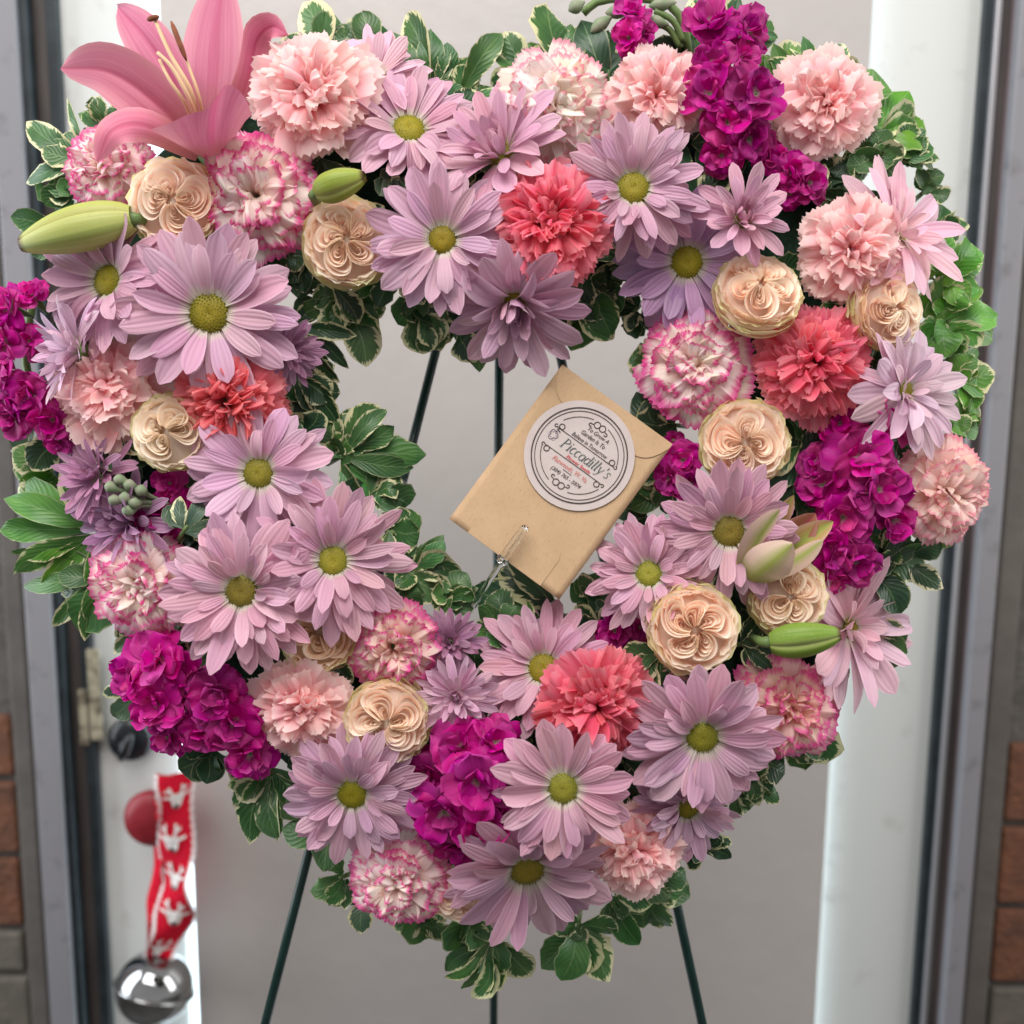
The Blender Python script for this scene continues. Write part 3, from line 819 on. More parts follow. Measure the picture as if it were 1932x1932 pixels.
# front band: from the loop above the knob down to the bell (2048 grid)
band = [b2(349, 1546), b2(352, 1600, YS - .002), b2(352, 1680), b2(349, 1740), b2(351, 1800, YS - .003), b2(346, 1850), b2(322, 1900), b2(312, 1945, YS + .002)]
band_w = [28, 33, 35, 36, 36, 34, 30, 17]
def strap(name, pts, ws, mat, parent, nu=9, nv=40, off=0.0):
    C = spline(pts, nv); w = np.interp(np.linspace(0, 1, nv), np.linspace(0, 1, len(ws)), ws) / 2196 * 1.09
    T = np.gradient(C, axis=0); T /= np.linalg.norm(T, axis=1)[:, None]
    s = np.linspace(-1, 1, nu); A = np.zeros((nv, nu, 3))
    for i in range(nv):
        b = np.cross(T[i], (0, 1, 0)); b /= np.linalg.norm(b)
        A[i] = C[i] + np.outer(s, b) * w[i]
        A[i, :, 1] += -0.003 * (1 - s ** 2) + 0.0022 * np.sin(i * .42 + s * 2) - off + s * w[i] * .75 * math.sin(i * .24 + .6)
        A[i, :, 0] += .0026 * np.sin(i * .50 + s * 1.5)
        A[i, :, 1] += .0005 * np.sin(i * 1.1 + s * 4)
    return A, (C, w, T)
A, (C, Wd, T) = strap('strap', band, band_w, M_FELT, bell)
st = sheet('strap', A, M_FELT, bell)
# back band, a little to the left, and the loop over the knob
A2, _ = strap('strap', [b2(344, 1548, YS + .004), b2(330, 1600, YS + .012), b2(318, 1690, YS + .014), b2(315, 1780, YS + .012), b2(316, 1850, YS + .01), b2(308, 1940, YS + .004)], [24, 26, 17, 16, 22, 16], M_FELT, bell)
sheet('strap', A2, M_FELT, bell)
# fringe of white stitching on both edges
def fringe(A, side):
    V = []; F = []
    nv = A.shape[0]
    for i in range(0, nv - 1):
        for q in (0.0, .33, .66):
            a = A[i, side] * (1 - q) + A[i + 1, side] * q
            inn = A[i, 1 if side == 0 else -2]
            d = (a - inn); d = d / (np.linalg.norm(d) + 1e-9)
            tdir = (A[i + 1, side] - A[i, side]); tdir /= np.linalg.norm(tdir) + 1e-9
            o = a + np.array((0, -.0008, 0)) - d * .0022
            e = o + d * R(.0035, .0055) + tdir * G(.0006)
            b = len(V); w_ = tdir * .0007
            V += [o - w_, o + w_, e + w_, e - w_, o - w_ + (0, .0006, 0), o + w_ + (0, .0006, 0), e + w_ + (0, .0006, 0), e - w_ + (0, .0006, 0)]
            F += [(b, b + 1, b + 2, b + 3), (b + 7, b + 6, b + 5, b + 4), (b, b + 4, b + 5, b + 1), (b + 1, b + 5, b + 6, b + 2), (b + 2, b + 6, b + 7, b + 3), (b + 3, b + 7, b + 4, b)]
    return V, F
for sd in (0, -1):
    V, F = fringe(A, sd); link('stitching', raw_mesh('stitching', V, F), M_FRINGE, st)
# reindeer heads printed on the strap (flat print)
def poly_print(name, pts, c, u, v, sc, mat, parent, out):
    n = np.cross(u, v); V = [c + u * a * sc + v * b * sc + np.array((0, -out, 0)) for a, b in pts]
    return link(name, raw_mesh(name, V, [tuple(range(len(V)))]), mat, parent)
HEAD = [(-.55, .35), (-1.25, .55), (-1.2, .30), (-.62, .05), (-.42, -.75), (-.18, -1.05), (.18, -1.05), (.42, -.75), (.62, .05), (1.2, .30), (1.25, .55), (.55, .35),
        (.55, .75), (.95, 1.0), (.98, 1.35), (.75, 1.1), (.62, 1.55), (.45, 1.5), (.42, .95), (.25, .5), (-.25, .5), (-.42, .95), (-.45, 1.5), (-.62, 1.55), (-.75, 1.1), (-.98, 1.35), (-.95, 1.0), (-.55, .75)]
def circ(r, x0, y0, n=12): return [(x0 + r * math.cos(2 * PI * k / n), y0 + r * math.sin(2 * PI * k / n)) for k in range(n)]
for (py, dx, sc, rot) in ((1592, 2, .0108, .1), (1672, -3, .0112, .05), (1750, 1, .0115, 0.0), (1826, 2, .0110, -.05), (1893, -2, .0090, -.1)):
    i = int(np.argmin([abs((c[2]) - b2(340, py)[2]) for c in C])); 
    side = np.cross(T[i], (0, 1, 0)); side /= np.linalg.norm(side)
    side = side if side[0] > 0 else -side
    up = -T[i]
    u = side * math.cos(rot) + up * math.sin(rot); v = up * math.cos(rot) - side * math.sin(rot)
    step = np.linalg.norm(A[i + 1, 4] - A[i, 4])
    def onto(pts, out):
        V = []
        for pa, pb in pts:
            qa = pa * math.cos(rot) - pb * math.sin(rot); qb = pa * math.sin(rot) + pb * math.cos(rot)
            ss = np.clip((qa * sc + dx / 2196 * 1.09) / Wd[i] * sgn_, -1.0, 1.0); ri = np.clip(i - qb * sc / step, 0, A.shape[0] - 1.001)
            cu_ = (ss + 1) / 2 * 8; c0 = min(int(cu_), 7); r0_ = int(ri); fc, fr = cu_ - c0, ri - r0_
            P_ = (A[r0_, c0] * (1 - fc) + A[r0_, c0 + 1] * fc) * (1 - fr) + (A[r0_ + 1, c0] * (1 - fc) + A[r0_ + 1, c0 + 1] * fc) * fr
            V.append(P_ + np.array((0, -out, 0)))
        return V
    sgn_ = 1 if A[i, 8, 0] > A[i, 0, 0] else -1
    for nm_, pts_, mt_, ou_ in (('printed_reindeer', HEAD, M_WHITE, .0024), ('printed_nose', circ(.24, 0, -.8), M_NOSE, .0032), ('printed_eye', circ(.08, -.25, -.1, 8), M_NOSE, .0032), ('printed_eye', circ(.08, .25, -.1, 8), M_NOSE, .0032)):
        V = onto(pts_, ou_); link(nm_, raw_mesh(nm_, V, [tuple(range(len(V)))]), mt_, st)
# bell
M_CHROME = mat_simple('polished_silver', (0.40, 0.41, 0.42), 0.04, metal=1.0, noise=(30, (0.5, 0.5, 0.5), 0.4, 0.8))
bc = np.array(ray_to_Y(309 / 1.06, 1975 / 1.06, YS + .002)); br = 81 / 2196 * 1.09
tilt = Matrix.Rotation(deg(14), 3, 'Y') @ Matrix.Rotation(deg(-12), 3, 'X')
def bell_arr(t0, t1, n=14, m=40, k=1.0):
    A = np.zeros((n, m, 3)); a = np.linspace(0, 2 * PI, m, endpoint=False)
    for i, th in enumerate(np.linspace(t0, t1, n)):
        A[i] = np.stack([math.cos(th) * np.cos(a) * br * k, math.cos(th) * np.sin(a) * br * k, np.full(m, math.sin(th) * br * k * .97)], -1)
    return (A.reshape(-1, 3) @ np.array(tilt).T).reshape(A.shape) + bc
bb = link('bell', grid_mesh('bell', bell_arr(deg(2), deg(90)), True), M_CHROME, bell)
link('lower_shell', grid_mesh('lower_shell', bell_arr(deg(-90), deg(-2)), True), M_CHROME, bb)
a = np.linspace(0, 2 * PI, 49); ringp = np.stack([np.cos(a) * br * 1.03, np.sin(a) * br * 1.03, 0 * a], -1) @ np.array(tilt).T + bc
link('seam_ring', grid_mesh('seam_ring', tube_arr(ringp, .0019, 8, False), True), M_CHROME, bb)
for ang in (0, 90):
    q = []
    for th in np.linspace(deg(-55), deg(-125), 9):
        q.append((math.cos(th) * br * 1.003 * math.cos(deg(ang)), math.cos(th) * br * 1.003 * math.sin(deg(ang)), math.sin(th) * br * .975))
    link('slot', grid_mesh('slot', tube_arr(np.array(q) @ np.array(tilt).T + bc, .0012, 6), True), M_BLACKM, bb)

# ------------------------------------------------------------------ easel
M_EASEL = mat_simple('dark_green_painted_wire', (0.008, 0.030, 0.026), 0.32, spec=0.5, noise=(60, (0.013, 0.042, 0.036), 0.4, 0.7))
easel = empty('wire_easel', CT @ CR @ Matrix.Translation(cs(940, 1900, -.05)))
tag(easel, 'dark green metal tripod easel holding up the heart wreath', 'easel')
e0 = cs(940, 1900, -.05)
def eleg(name, a, b, r=.0032):
    P = spline([np.array(cs(*a) - e0), np.array(cs(*b) - e0)], 5); tube(name, P, r, M_EASEL, easel, 12)
eleg('leg', (838, 600, -.045), (468, 2060, -.045))
eleg('leg', (1040, 590, -.045), (1352, 2060, -.045))
eleg('leg', (943, 560, -.055), (930, 2060, -.19))
eleg('cross_bar', (640, 905, -.040), (768, 909, -.040), .0020)
tube('hook', spline([np.array(cs(*q) - e0) for q in ((700, 907, -.04), (752, 908, -.03), (764, 916, -.01), (760, 930, .0))], 12), .0018, M_EASEL, easel, 8)

# ------------------------------------------------------------------ foam heart
HEART = [(970, 440), (850, 395), (700, 340), (520, 340), (385, 440), (325, 620), (335, 820), (410, 1030), (530, 1200), (680, 1350), (850, 1460), (960, 1495), (1080, 1450), (1240, 1340), (1390, 1190), (1490, 1020), (1540, 820), (1540, 620), (1480, 450), (1350, 350), (1200, 335), (1080, 385), (970, 440)]
f0 = cs(950, 1600, 0)
Hc = spline([np.array(cs(x, y, 0) - f0) for x, y in HEART], 110)
Tn = np.gradient(Hc, axis=0); Tn /= np.linalg.norm(Tn, axis=1)[:, None]
Bn = np.stack([-Tn[:, 1], Tn[:, 0], 0 * Tn[:, 0]], -1)
an_ = np.linspace(0, 2 * PI, 18, endpoint=False)
FA = Hc[:, None, :] + Bn[:, None, :] * (np.cos(an_) * .054)[None, :, None] + np.array((0, 0, 1.0))[None, None, :] * (np.sin(an_) * .026)[None, :, None]
foam = link('wreath_base', grid_mesh('wreath_base', FA, True), M_FOAM)
foam.matrix_world = CT @ CR @ Matrix.Translation(f0)
tag(foam, 'dark green heart shaped foam base hidden under the flowers', 'wreath base')

# ------------------------------------------------------------------ daisies (place, size, facing, height over the base, label)
LIGHT = (0.81, 0.56, 0.64); DEEP = (0.46, 0.235, 0.37)  # LIGHT: pale petals; on the right rim, side light put into the colour
daisy(395, 592, 168, 0.0, 0.14, 72, 'large open lilac daisy on the left lobe, below the rose and pink-edged carnation', 'single', 16)
daisy(205, 530, 150, -0.42, 0.02, 60, 'lilac daisy turned left under the long pale lily bud', 'single', 14)
daisy(148, 662, 118, -0.86, 0.02, 58, 'pale lilac daisy seen side-on, pointing left at the magenta stock', 'mum', 15, (0.70, 0.50, 0.60))
daisy(540, 660, 74, 0.38, 0.10, 52, 'small tight purple daisy beside the inner left edge, half under the large daisy', 'mum', None, DEEP)
daisy(772, 245, 138, 0.16, -0.34, 46, 'lilac daisy right of the big light pink carnation at top', 'single', 16)
daisy(705, 150, 105, 0.05, -0.35, 34, 'pale lilac daisy peeping out behind the big light pink carnation', 'single', 15, LIGHT)
daisy(945, 290, 140, -0.35, -0.40, 56, 'half-closed lilac daisy left of the pale cream carnation', 'cup', 14)
daisy(835, 453, 142, -0.03, 0.02, 74, 'open lilac daisy touching the coral carnation at the top centre', 'single', 15)
daisy(972, 572, 140, 0.02, 0.66, 62, 'lilac daisy hanging down at the notch of the heart, above the envelope', 'cup', 18, eye=0.18)
daisy(1195, 355, 138, 0.02, 0.02, 76, 'open lilac daisy with green eye right of the top coral carnation', 'double', 15)
daisy(1400, 412, 98, 0.02, -0.05, 72, 'lilac daisy with incurved petals around a dark olive eye', 'cup', 12)
daisy(1295, 495, 142, -0.10, 0.22, 50, 'lilac daisy with dark eye, drooping below the incurved daisy', 'single', 15, (0.57, 0.34, 0.53))
daisy(1694, 440, 150, 0.50, -0.24, 46, 'pale pink daisy facing right at the upper right rim', 'fan', 16, LIGHT, eye=0.16)
daisy(1706, 738, 130, 0.48, -0.05, 56, 'pale pink daisy on the right rim under the side-facing rose', 'fan', 16, LIGHT, eye=0.17)
daisy(488, 893, 138, 0.0, -0.02, 66, 'lilac daisy with a yellow-green eye at the inner left edge', 'single', 16)
daisy(457, 1115, 152, -0.02, 0.05, 76, 'densely petalled lilac daisy below the yellow-eyed daisy on the left', 'double', 17)
daisy(628, 1058, 150, 0.22, -0.08, 68, 'lilac daisy reaching into the hole at the lower left', 'double', 14)
daisy(190, 900, 98, -0.35, -0.30, 46, 'dusky purple daisy at the left rim above the green stock buds', 'mum', None, DEEP)
daisy(250, 985, 118, -0.60, 0.25, 44, 'dusky purple daisy pointing down left, under the green stock buds', 'mum', None, DEEP)
daisy(1375, 1003, 138, -0.06, 0.0, 70, 'lilac daisy touching the half-open lily bud on the right', 'double', 13)
daisy(1225, 1083, 120, -0.25, -0.12, 60, 'lilac daisy at the inner right edge beside the tip of the envelope', 'double', 14)
daisy(1602, 1184, 156, 0.52, 0.0, 34, 'pale pink daisy facing right on the lower right rim by the green bud', 'fan', 17, LIGHT, eye=0.16)
daisy(1325, 1390, 146, 0.04, 0.16, 72, 'lilac daisy with yellow eye at the lower right, left of a pink-edged carnation', 'single', 17)
daisy(1298, 1522, 112, 0.18, 0.32, 48, 'lilac daisy half hidden under the yellow-eyed daisy at lower right', 'double', 14)
daisy(1062, 1487, 138, 0.04, 0.02, 92, 'lilac daisy with broad petals right of the bottom magenta stock', 'single', 12)
daisy(995, 1640, 166, 0.02, 0.45, 64, 'lowest lilac daisy, petals fanning down at the tip of the heart', 'single', 15)
daisy(665, 1497, 138, -0.08, 0.22, 62, 'many-petalled lilac daisy at lower left below the light pink carnation', 'double', 18)
daisy(862, 1312, 80, 0.05, 0.10, 60, 'small tight lilac daisy right of the green-rimmed rose at the bottom', 'mum')
daisy(850, 1212, 72, 0.05, -0.25, 44, 'small closed purple daisy at the bottom of the hole', 'mum', 14, DEEP)
daisy(1025, 1262, 135, -0.20, -0.22, 42, 'lilac daisy behind the bottom coral carnation', 'double', 13)
daisy(1278, 1258, 34, 0.0, 0.1, 52, 'tiny pinkish daisy bud under the peach rose at right', 'mum', 9, (0.62, 0.42, 0.40))

# ------------------------------------------------------------------ carnations
carnation(600, 195, 122, 0.0, 0.05, 46, 'big light pink carnation beside the lily', 'pink')
carnation(1235, 190, 95, -0.05, 0.15, 34, 'light pink carnation left of the upper magenta stock', 'pink')
carnation(1545, 208, 102, 0.10, -0.02, 32, 'light pink carnation at the top right corner', 'pink')
carnation(1590, 475, 104, -0.02, 0.10, 52, 'light pink carnation above the side-facing rose at right', 'pink')
carnation(225, 738, 112, -0.08, -0.02, 40, 'light pink carnation on the left beside a small cream rose', 'pink')
carnation(575, 1325, 100, -0.02, 0.08, 44, 'light pink carnation left of the round cream rose at the bottom', 'pink')
carnation(1192, 1592, 94, 0.12, 0.15, 36, 'light pink carnation low on the right, under the broad petalled daisy', 'pink')
carnation(1045, 432, 118, 0.0, 0.05, 64, 'deep coral carnation at the top centre', 'coral')
carnation(1525, 690, 112, 0.02, 0.08, 46, 'deep coral carnation on the right lobe', 'coral')
carnation(440, 752, 104, 0.08, 0.22, 50, 'coral carnation half covered by the large daisy on the left', 'coral', col=(0.88, 0.17, 0.20))
carnation(1118, 1315, 112, 0.02, 0.10, 54, 'deep coral carnation at the bottom of the heart', 'coral')
carnation(490, 382, 122, 0.02, 0.05, 42, 'large white carnation with magenta edges under the lily', 'edged')
carnation(215, 322, 82, -0.15, 0.05, 30, 'white carnation with magenta edges left of the peach rose', 'edged')
carnation(1040, 205, 110, 0.0, 0.12, 36, 'cream white carnation with faint pink blush at top', 'pale')
carnation(1312, 695, 105, -0.12, 0.10, 40, 'white carnation with magenta edges beside the envelope corner', 'edged')
carnation(1752, 925, 104, 0.35, 0.02, 30, 'peachy white carnation with pink edges on the far right rim', 'pale', col=(0.95, 0.74, 0.68))
carnation(285, 1092, 104, -0.15, 0.10, 38, 'white carnation with pink edges on the left rim under the stock buds', 'edged')
carnation(745, 1212, 94, 0.0, 0.02, 44, 'white carnation with pink edges at the lower left of the hole', 'edged', col=(0.92, 0.70, 0.62))
carnation(1472, 1328, 102, 0.15, 0.05, 40, 'white carnation with hot pink edges below the closed green bud', 'edged', col=(0.92, 0.66, 0.58))
carnation(758, 1642, 96, -0.08, 0.18, 38, 'white carnation with pink edges near the bottom tip', 'edged')

# ------------------------------------------------------------------ roses
rose(328, 382, 90, 0.10, 0.02, 66, 'peach rose between two pink-edged carnations', 0.3)
rose(655, 455, 88, 0.12, 0.02, 64, 'creamy peach rose under the small green lily bud', 0.4)
rose(1432, 548, 86, 0.02, -0.42, 72, 'cream rose tilted upward below the incurved daisy', 0.8, quarters=5)
rose(1680, 582, 78, 0.40, 0.02, 60, 'yellowish rose facing right beside bright green leaves', 0.8)
rose(318, 815, 76, -0.05, 0.0, 66, 'small cream rose between the coral and light pink carnations at left', 0.9, peach=(0.88, 0.62, 0.42))
rose(1405, 835, 86, -0.10, 0.0, 64, 'cream rose with green-tinged rim right of the envelope', 0.9)
rose(1310, 1187, 88, -0.02, 0.02, 80, 'plump peach rose below the envelope on the right', 0.3, peach=(0.93, 0.56, 0.38))
rose(1488, 1126, 76, 0.0, -0.05, 68, 'small cream rose between the closed and half-open lily buds', 0.9)
rose(602, 1192, 78, 0.05, -0.20, 54, 'yellow-peach rose mostly hidden under the daisy at lower left', 0.9, peach=(0.92, 0.60, 0.36))
rose(730, 1362, 84, -0.02, 0.02, 66, 'round cream rose with green rim at the bottom left of centre', 0.9, quarters=5)
rose(868, 1692, 56, 0.0, 0.2, 44, 'small cream rose tucked behind the lowest daisy', 0.6)

# ------------------------------------------------------------------ magenta stock
stock([(1345, 120, 46, -.2, -.2, 52), (1398, 110, 40, .15, -.3, 46), (1340, 180, 54, -.3, 0, 56), (1425, 178, 58, .25, 0, 60), (1372, 232, 54, -.2, .15, 56), (1412, 262, 48, .2, .3, 52),
       (1362, 292, 42, -.2, .3, 50), (1340, 45, 58, -.25, -.45, 44), (1412, 62, 46, .35, -.35, 42)], 'tall magenta stock spike between the two light pink carnations at top right')
stock([(1452, 300, 36, .1, .1, 46), (1490, 322, 42, .2, .1, 48), (1525, 345, 42, .4, .1, 44), (1490, 365, 32, .1, .4, 44)], 'short magenta stock above the light pink carnation on the upper right')
stock([(18, 580, 48, -.5, -.2, 40), (62, 558, 34, -.2, -.5, 38), (12, 650, 48, -.6, 0, 42), (58, 645, 36, -.2, 0, 40), (8, 712, 48, -.5, .2, 42), (60, 745, 54, -.3, .2, 46), (30, 785, 44, -.4, .3, 42),
       (102, 790, 48, 0, .3, 46), (112, 832, 30, 0, .5, 42)], 'magenta stock spike cut by the left picture edge')
stock([(1585, 800, 48, -.3, -.2, 48), (1680, 785, 54, .3, -.3, 52), (1622, 862, 64, 0, 0, 60), (1552, 915, 50, -.4, 0, 48), (1655, 925, 64, .2, 0, 62), (1590, 975, 56, -.2, .15, 56), (1682, 980, 46, .3, .2, 52),
       (1572, 1040, 54, -.2, .3, 52), (1612, 1058, 52, .15, .35, 52), (1566, 1090, 38, -.1, .5, 48), (1540, 870, 36, -.3, -.1, 46)], 'large magenta stock spike on the right side below the coral carnation')
stock([(1288, 868, 42, -.1, 0, 40), (1262, 902, 30, -.3, .1, 38), (1302, 912, 38, 0, .2, 42), (1270, 832, 20, -.2, -.3, 36)], 'small magenta stock between the envelope and the cream rose')
s5, Rm5, b5 = stock([(322, 912, 32, .1, 0, 46), (300, 980, 44, 0, .2, 48), (262, 985, 32, -.2, .2, 46), (345, 950, 30, .2, .1, 44)], 'magenta stock with a cluster of green buds on the left side')
for (bx, by, br_) in ((205, 918, 14), (222, 905, 13), (240, 915, 14), (212, 942, 13), (232, 938, 15), (250, 948, 14), (262, 925, 14), (238, 962, 14)):
    P = spline([np.array(cs(x, y, zz) - b5) for x, y, zz in ((330, 958, .046), ((bx + 300) / 2, (by + 945) / 2, .060), (bx + 8, by + 2, .066), (bx - 8, by - 2, .068))], 10)
    k = m_of(br_ * .85, .06)
    rr = np.array([.0013, .0013, .0013, .0014, .0016, .0022, k * .85, k, k * .8, k * .2])
    link('bud', grid_mesh('bud', tube_arr(P, rr, 8), True), mat_simple('green_bud', (0.17, 0.24, 0.13), 0.6, noise=(160, (0.28, 0.27, 0.20), 0.4, 0.7)) if 'green_bud' not in bpy.data.materials else bpy.data.materials['green_bud'], s5)
stock([(300, 1248, 62, -.25, -.35, 52), (248, 1275, 48, -.5, -.1, 46), (345, 1275, 46, .1, -.1, 50), (300, 1330, 54, -.3, .1, 54), (318, 1388, 42, -.2, .35, 48), (412, 1310, 60, 0, 0, 56), (440, 1362, 62, .1, .15, 56),
       (385, 1375, 46, 0, .2, 50), (350, 1338, 40, 0, .1, 46), (472, 1420, 50, .2, .4, 48)], 'magenta stock spike on the lower left rim above the deadbolt')
stock([(808, 1462, 56, -.4, 0, 56), (872, 1412, 60, -.15, -.3, 70), (932, 1402, 56, .2, -.3, 70), (900, 1472, 68, 0, 0, 82), (840, 1530, 64, -.3, .2, 70), (962, 1472, 52, .4, 0, 76), (915, 1552, 62, .1, .3, 72), (858, 1592, 50, -.1, .5, 56),
       (798, 1510, 48, -.5, .1, 54), (960, 1540, 42, .4, .2, 66)], 'broad magenta stock spike at the bottom of the heart')
stock([(1160, 1190, 38, -.1, 0, 42), (1206, 1183, 42, .1, 0, 44), (1232, 1205, 26, .2, .2, 40)], 'small magenta stock left of the peach rose under the envelope')
s9, Rm9, b9 = stock([(1192, 28, 34, -.1, -.5, 34), (1188, 72, 36, -.5, .3, 40), (1212, 62, 28, .5, .1, 36), (1195, 100, 22, -.1, .7, 36)], 'arching stock stem with drooping magenta florets at the top edge',
                    [(1300, 110, .012), (1290, 45, .022), (1255, 5, .026), (1190, -4, .026), (1130, 2, .022), (1100, 25, .018)])
for pts in (((1290, 80, .02), (1270, 40, .025), (1235, 20, .027)), ((1285, 90, .018), (1262, 55, .022), (1228, 42, .024))):
    tube('stem', spline([np.array(cs(*q) - b9) for q in pts], 9), .0020, M_STEM, s9, 7)
for (bx, by, L, dx, dy) in ((1250, 8, 26, -1, .15), (1240, 42, 22, -1, -.2), (1168, 22, 26, -1, .1), (1135, 45, 26, -.8, .6), (1088, 12, 22, -.7, .4)):
    P = spline([np.array(cs(bx - dx * L * q, by - dy * L * q, .027) - b9) for q in (-1, 0, 1)], 8)
    k = m_of(13, .027)
    link('bud', grid_mesh('bud', tube_arr(P, np.array([.1, .6, .9, 1, .9, .7, .4, .15]) * k, 8), True), bpy.data.materials['green_bud'], s9)

# ------------------------------------------------------------------ lily
PINK = (0.60, 0.185, 0.275)
zl = .045; l0 = cs(395, 275, zl)
lily = empty('lily', CT @ CR @ Matrix.Translation(l0))
tag(lily, 'big open pink lily at the upper left corner', 'lily')
def lp(x, y, z): return np.array(cs(x * .3418, y * .3418, z) - l0)
def lily_petal(pts, hw, roll, cup, wave, col, nh=(0, 0, 1), rolltip=0.0, kw=1.0):
    wave *= 2.0
    A = ribbon([lp(*q) for q in pts], m_of(hw * .3418, zl), nh, roll, cup, wave, nu=15, nv=18, prof='lily', kw=kw, rolltip=rolltip)
    # raised midrib groove
    s = np.linspace(-1, 1, 15); A[..., 2] -= (m_of(hw * .3418, zl) * .16 * np.exp(-(s / .13) ** 2))[None, :] * np.sin(np.linspace(0.15, 1, 18) * PI)[:, None]
    return sheet('petal', A, M_LILY, lily, col)
lily_petal([(1150, 830, .030), (1175, 420, .030), (1195, 150, .020), (1235, -120, .000)], 172, .15, .25, .05, np.array(PINK) * 1.05)
lily_petal([(1130, 820, .034), (960, 450, .040), (800, 200, .040), (650, 35, .028)], 140, -.2, .22, .05, np.array(PINK) * 1.15)
lily_petal([(1110, 830, .040), (860, 560, .056), (600, 385, .060), (335, 378, .050)], 158, -.35, .25, .05, np.array(PINK) * 1.1)
lily_petal([(1180, 830, .036), (1350, 480, .046), (1410, 220, .050), (1500, 140, .060), (1590, 190, .066)], 92, .75, .35, .10, np.array(PINK) * 1.05)
lily_petal([(1100, 850, .044), (800, 690, .070), (620, 720, .085), (535, 890, .082)], 92, -.2, -.35, .06, np.array(PINK) * 1.2)
Ed = spline([lp(*q) for q in ((845, 725, .080), (950, 700, .098), (1060, 630, .106), (1150, 610, .108), (1215, 560, .108), (1255, 475, .104), (1320, 500, .096), (1375, 570, .082), (1400, 640, .066))], 33)
Bp = spline([lp(*q) for q in ((1080, 850, .046), (1180, 895, .052), (1270, 850, .042))], 33)
vv_ = np.linspace(0, 1, 12)[:, None, None]
FP = Bp[None] + (Ed - Bp)[None] * vv_ + np.array((0, -.0015, .010))[None, None] * np.sin(vv_ * PI * .85)
FP[..., 2] += .0022 * np.sin(np.linspace(0, 16, 33))[None, :] * vv_[..., 0] ** 2
sheet('petal', FP, M_LILY, lily, np.array(PINK) * .95)
tube('calyx', [lp(1170, 800, .034), lp(1190, 880, .030), lp(1215, 960, .020), lp(1230, 1050, .0)], [.013, .009, .004, .003], M_STEM, lily, 10)
M_FIL = mat_simple('filament', (0.62, 0.42, 0.24), 0.5); M_ANTH = mat_simple('anther', (0.16, 0.045, 0.02), 0.8, noise=(300, (0.25, 0.08, 0.03), .4, .7))
def stam(pts, anth, r=.0012):
    f = tube('stamen', spline([lp(*q) for q in pts], 14), np.linspace(r * 1.3, r * .9, 14), M_FIL, lily, 7)
    if anth:
        tube('anther', spline([lp(*q) for q in anth], 8), np.array([.3, .8, 1, 1, 1, 1, .8, .3]) * .0016, M_ANTH, f, 7)
stam([(1110, 760, .050), (1060, 520, .076), (940, 300, .080), (855, 110, .078)], [(812, 112, .080), (845, 98, .080), (880, 92, .080)])
stam([(1140, 760, .050), (1100, 540, .074), (1030, 330, .078)], [(1030, 335, .080), (985, 220, .082), (945, 118, .080)], .0009)
stam([(1120, 770, .050), (1050, 560, .080), (955, 380, .086), (870, 290, .086)], None, .0011)
stam([(1105, 770, .052), (1020, 570, .078), (935, 440, .084), (880, 330, .082)], None, .0009)

# lily buds: three tepals wrapped round, dark tips
def lily_bud(bx, by, tx, ty, hw, zb, zt, label, col, spin=0.4):
    b0 = cs(bx, by, zb); root = empty('lily_bud', CT @ CR @ Matrix.Translation(b0)); tag(root, label, 'lily bud', 'lily buds')
    p0 = np.zeros(3); p1 = np.array(cs(tx, ty, zt) - b0); T = p1 / np.linalg.norm(p1); L = np.linalg.norm(p1)
    b = np.cross((0, 0, 1), T); b /= np.linalg.norm(b); n = np.cross(T, b)
    W = m_of(hw, zb)
    for k in range(3):
        nu, nv = 13, 16
        s = np.linspace(-1, 1, nu); t = np.linspace(0, 1, nv); A = np.zeros((nv, nu, 3))
        for i, tv in enumerate(t):
            w = W * (math.sin(PI * (0.10 + 0.84 * tv ** .85)) ** .62) * (1 - .12 * tv)
            a = spin + 2 * PI * k / 3 + s * deg(61)
            rr = w * (1.0 + .07 * (1 - s ** 2) - .16 * np.abs(s) ** 8 + .055 * np.exp(-(s / .12) ** 2) * (tv < .9))
            A[i] = T * L * tv + np.outer(np.cos(a) * rr, b) + np.outer(np.sin(a) * rr, n) + n * L * .05 * math.sin(PI * tv)
        sheet('tepal', A, M_BUD, root, col)
    tube('stem', [p0 + T * L * .06, -T * .003 + (0, 0, -.004), -T * .004 + np.array((0, 0, -.035))], [W * .40, .0030, .0024], M_STEM, root, 8)
    return root
lily_bud(252, 412, 40, 462, 44, .072, .070, 'long pale green lily bud pointing left under the lily', (0.50, 0.53, 0.17), 1.0)
lily_bud(597, 362, 688, 332, 30, .078, .086, 'small green lily bud above the creamy peach rose', (0.30, 0.36, 0.07), 1.4)
lily_bud(1452, 1212, 1586, 1196, 33, .080, .088, 'closed green lily bud pointing right under the small cream rose', (0.20, 0.32, 0.035), 0.8)
# half-open bud
ob0 = cs(1420, 1075, .066)
ob = empty('lily_bud', CT @ CR @ Matrix.Translation(ob0)); tag(ob, 'half-open pale lily bud with green ribs between daisy and stock at right', 'lily bud', 'lily buds')
def t6(x, y, z): return np.array(cs((1348 + .3623 * x) / 1.06, (650 + .3623 * y) / 1.06, z) - ob0)
def tep(pts, hw, roll, cup, col, nh=(0, 0, 1), mat=M_OPEN):
    sheet('tepal', ribbon([t6(*q) for q in pts], m_of(hw * .3418, .07), nh, roll, cup, .02, nu=9, nv=14, prof='lily'), mat, ob, col)
INN = (0.44, 0.20, 0.12)
tep([(420, 1340, .066), (540, 1120, .070), (660, 940, .072)], 75, .5, .3, (0.46, 0.26, 0.14))
tep([(440, 1350, .066), (640, 1180, .072), (780, 1040, .078)], 110, .1, .4, INN, mat=M_LILY)
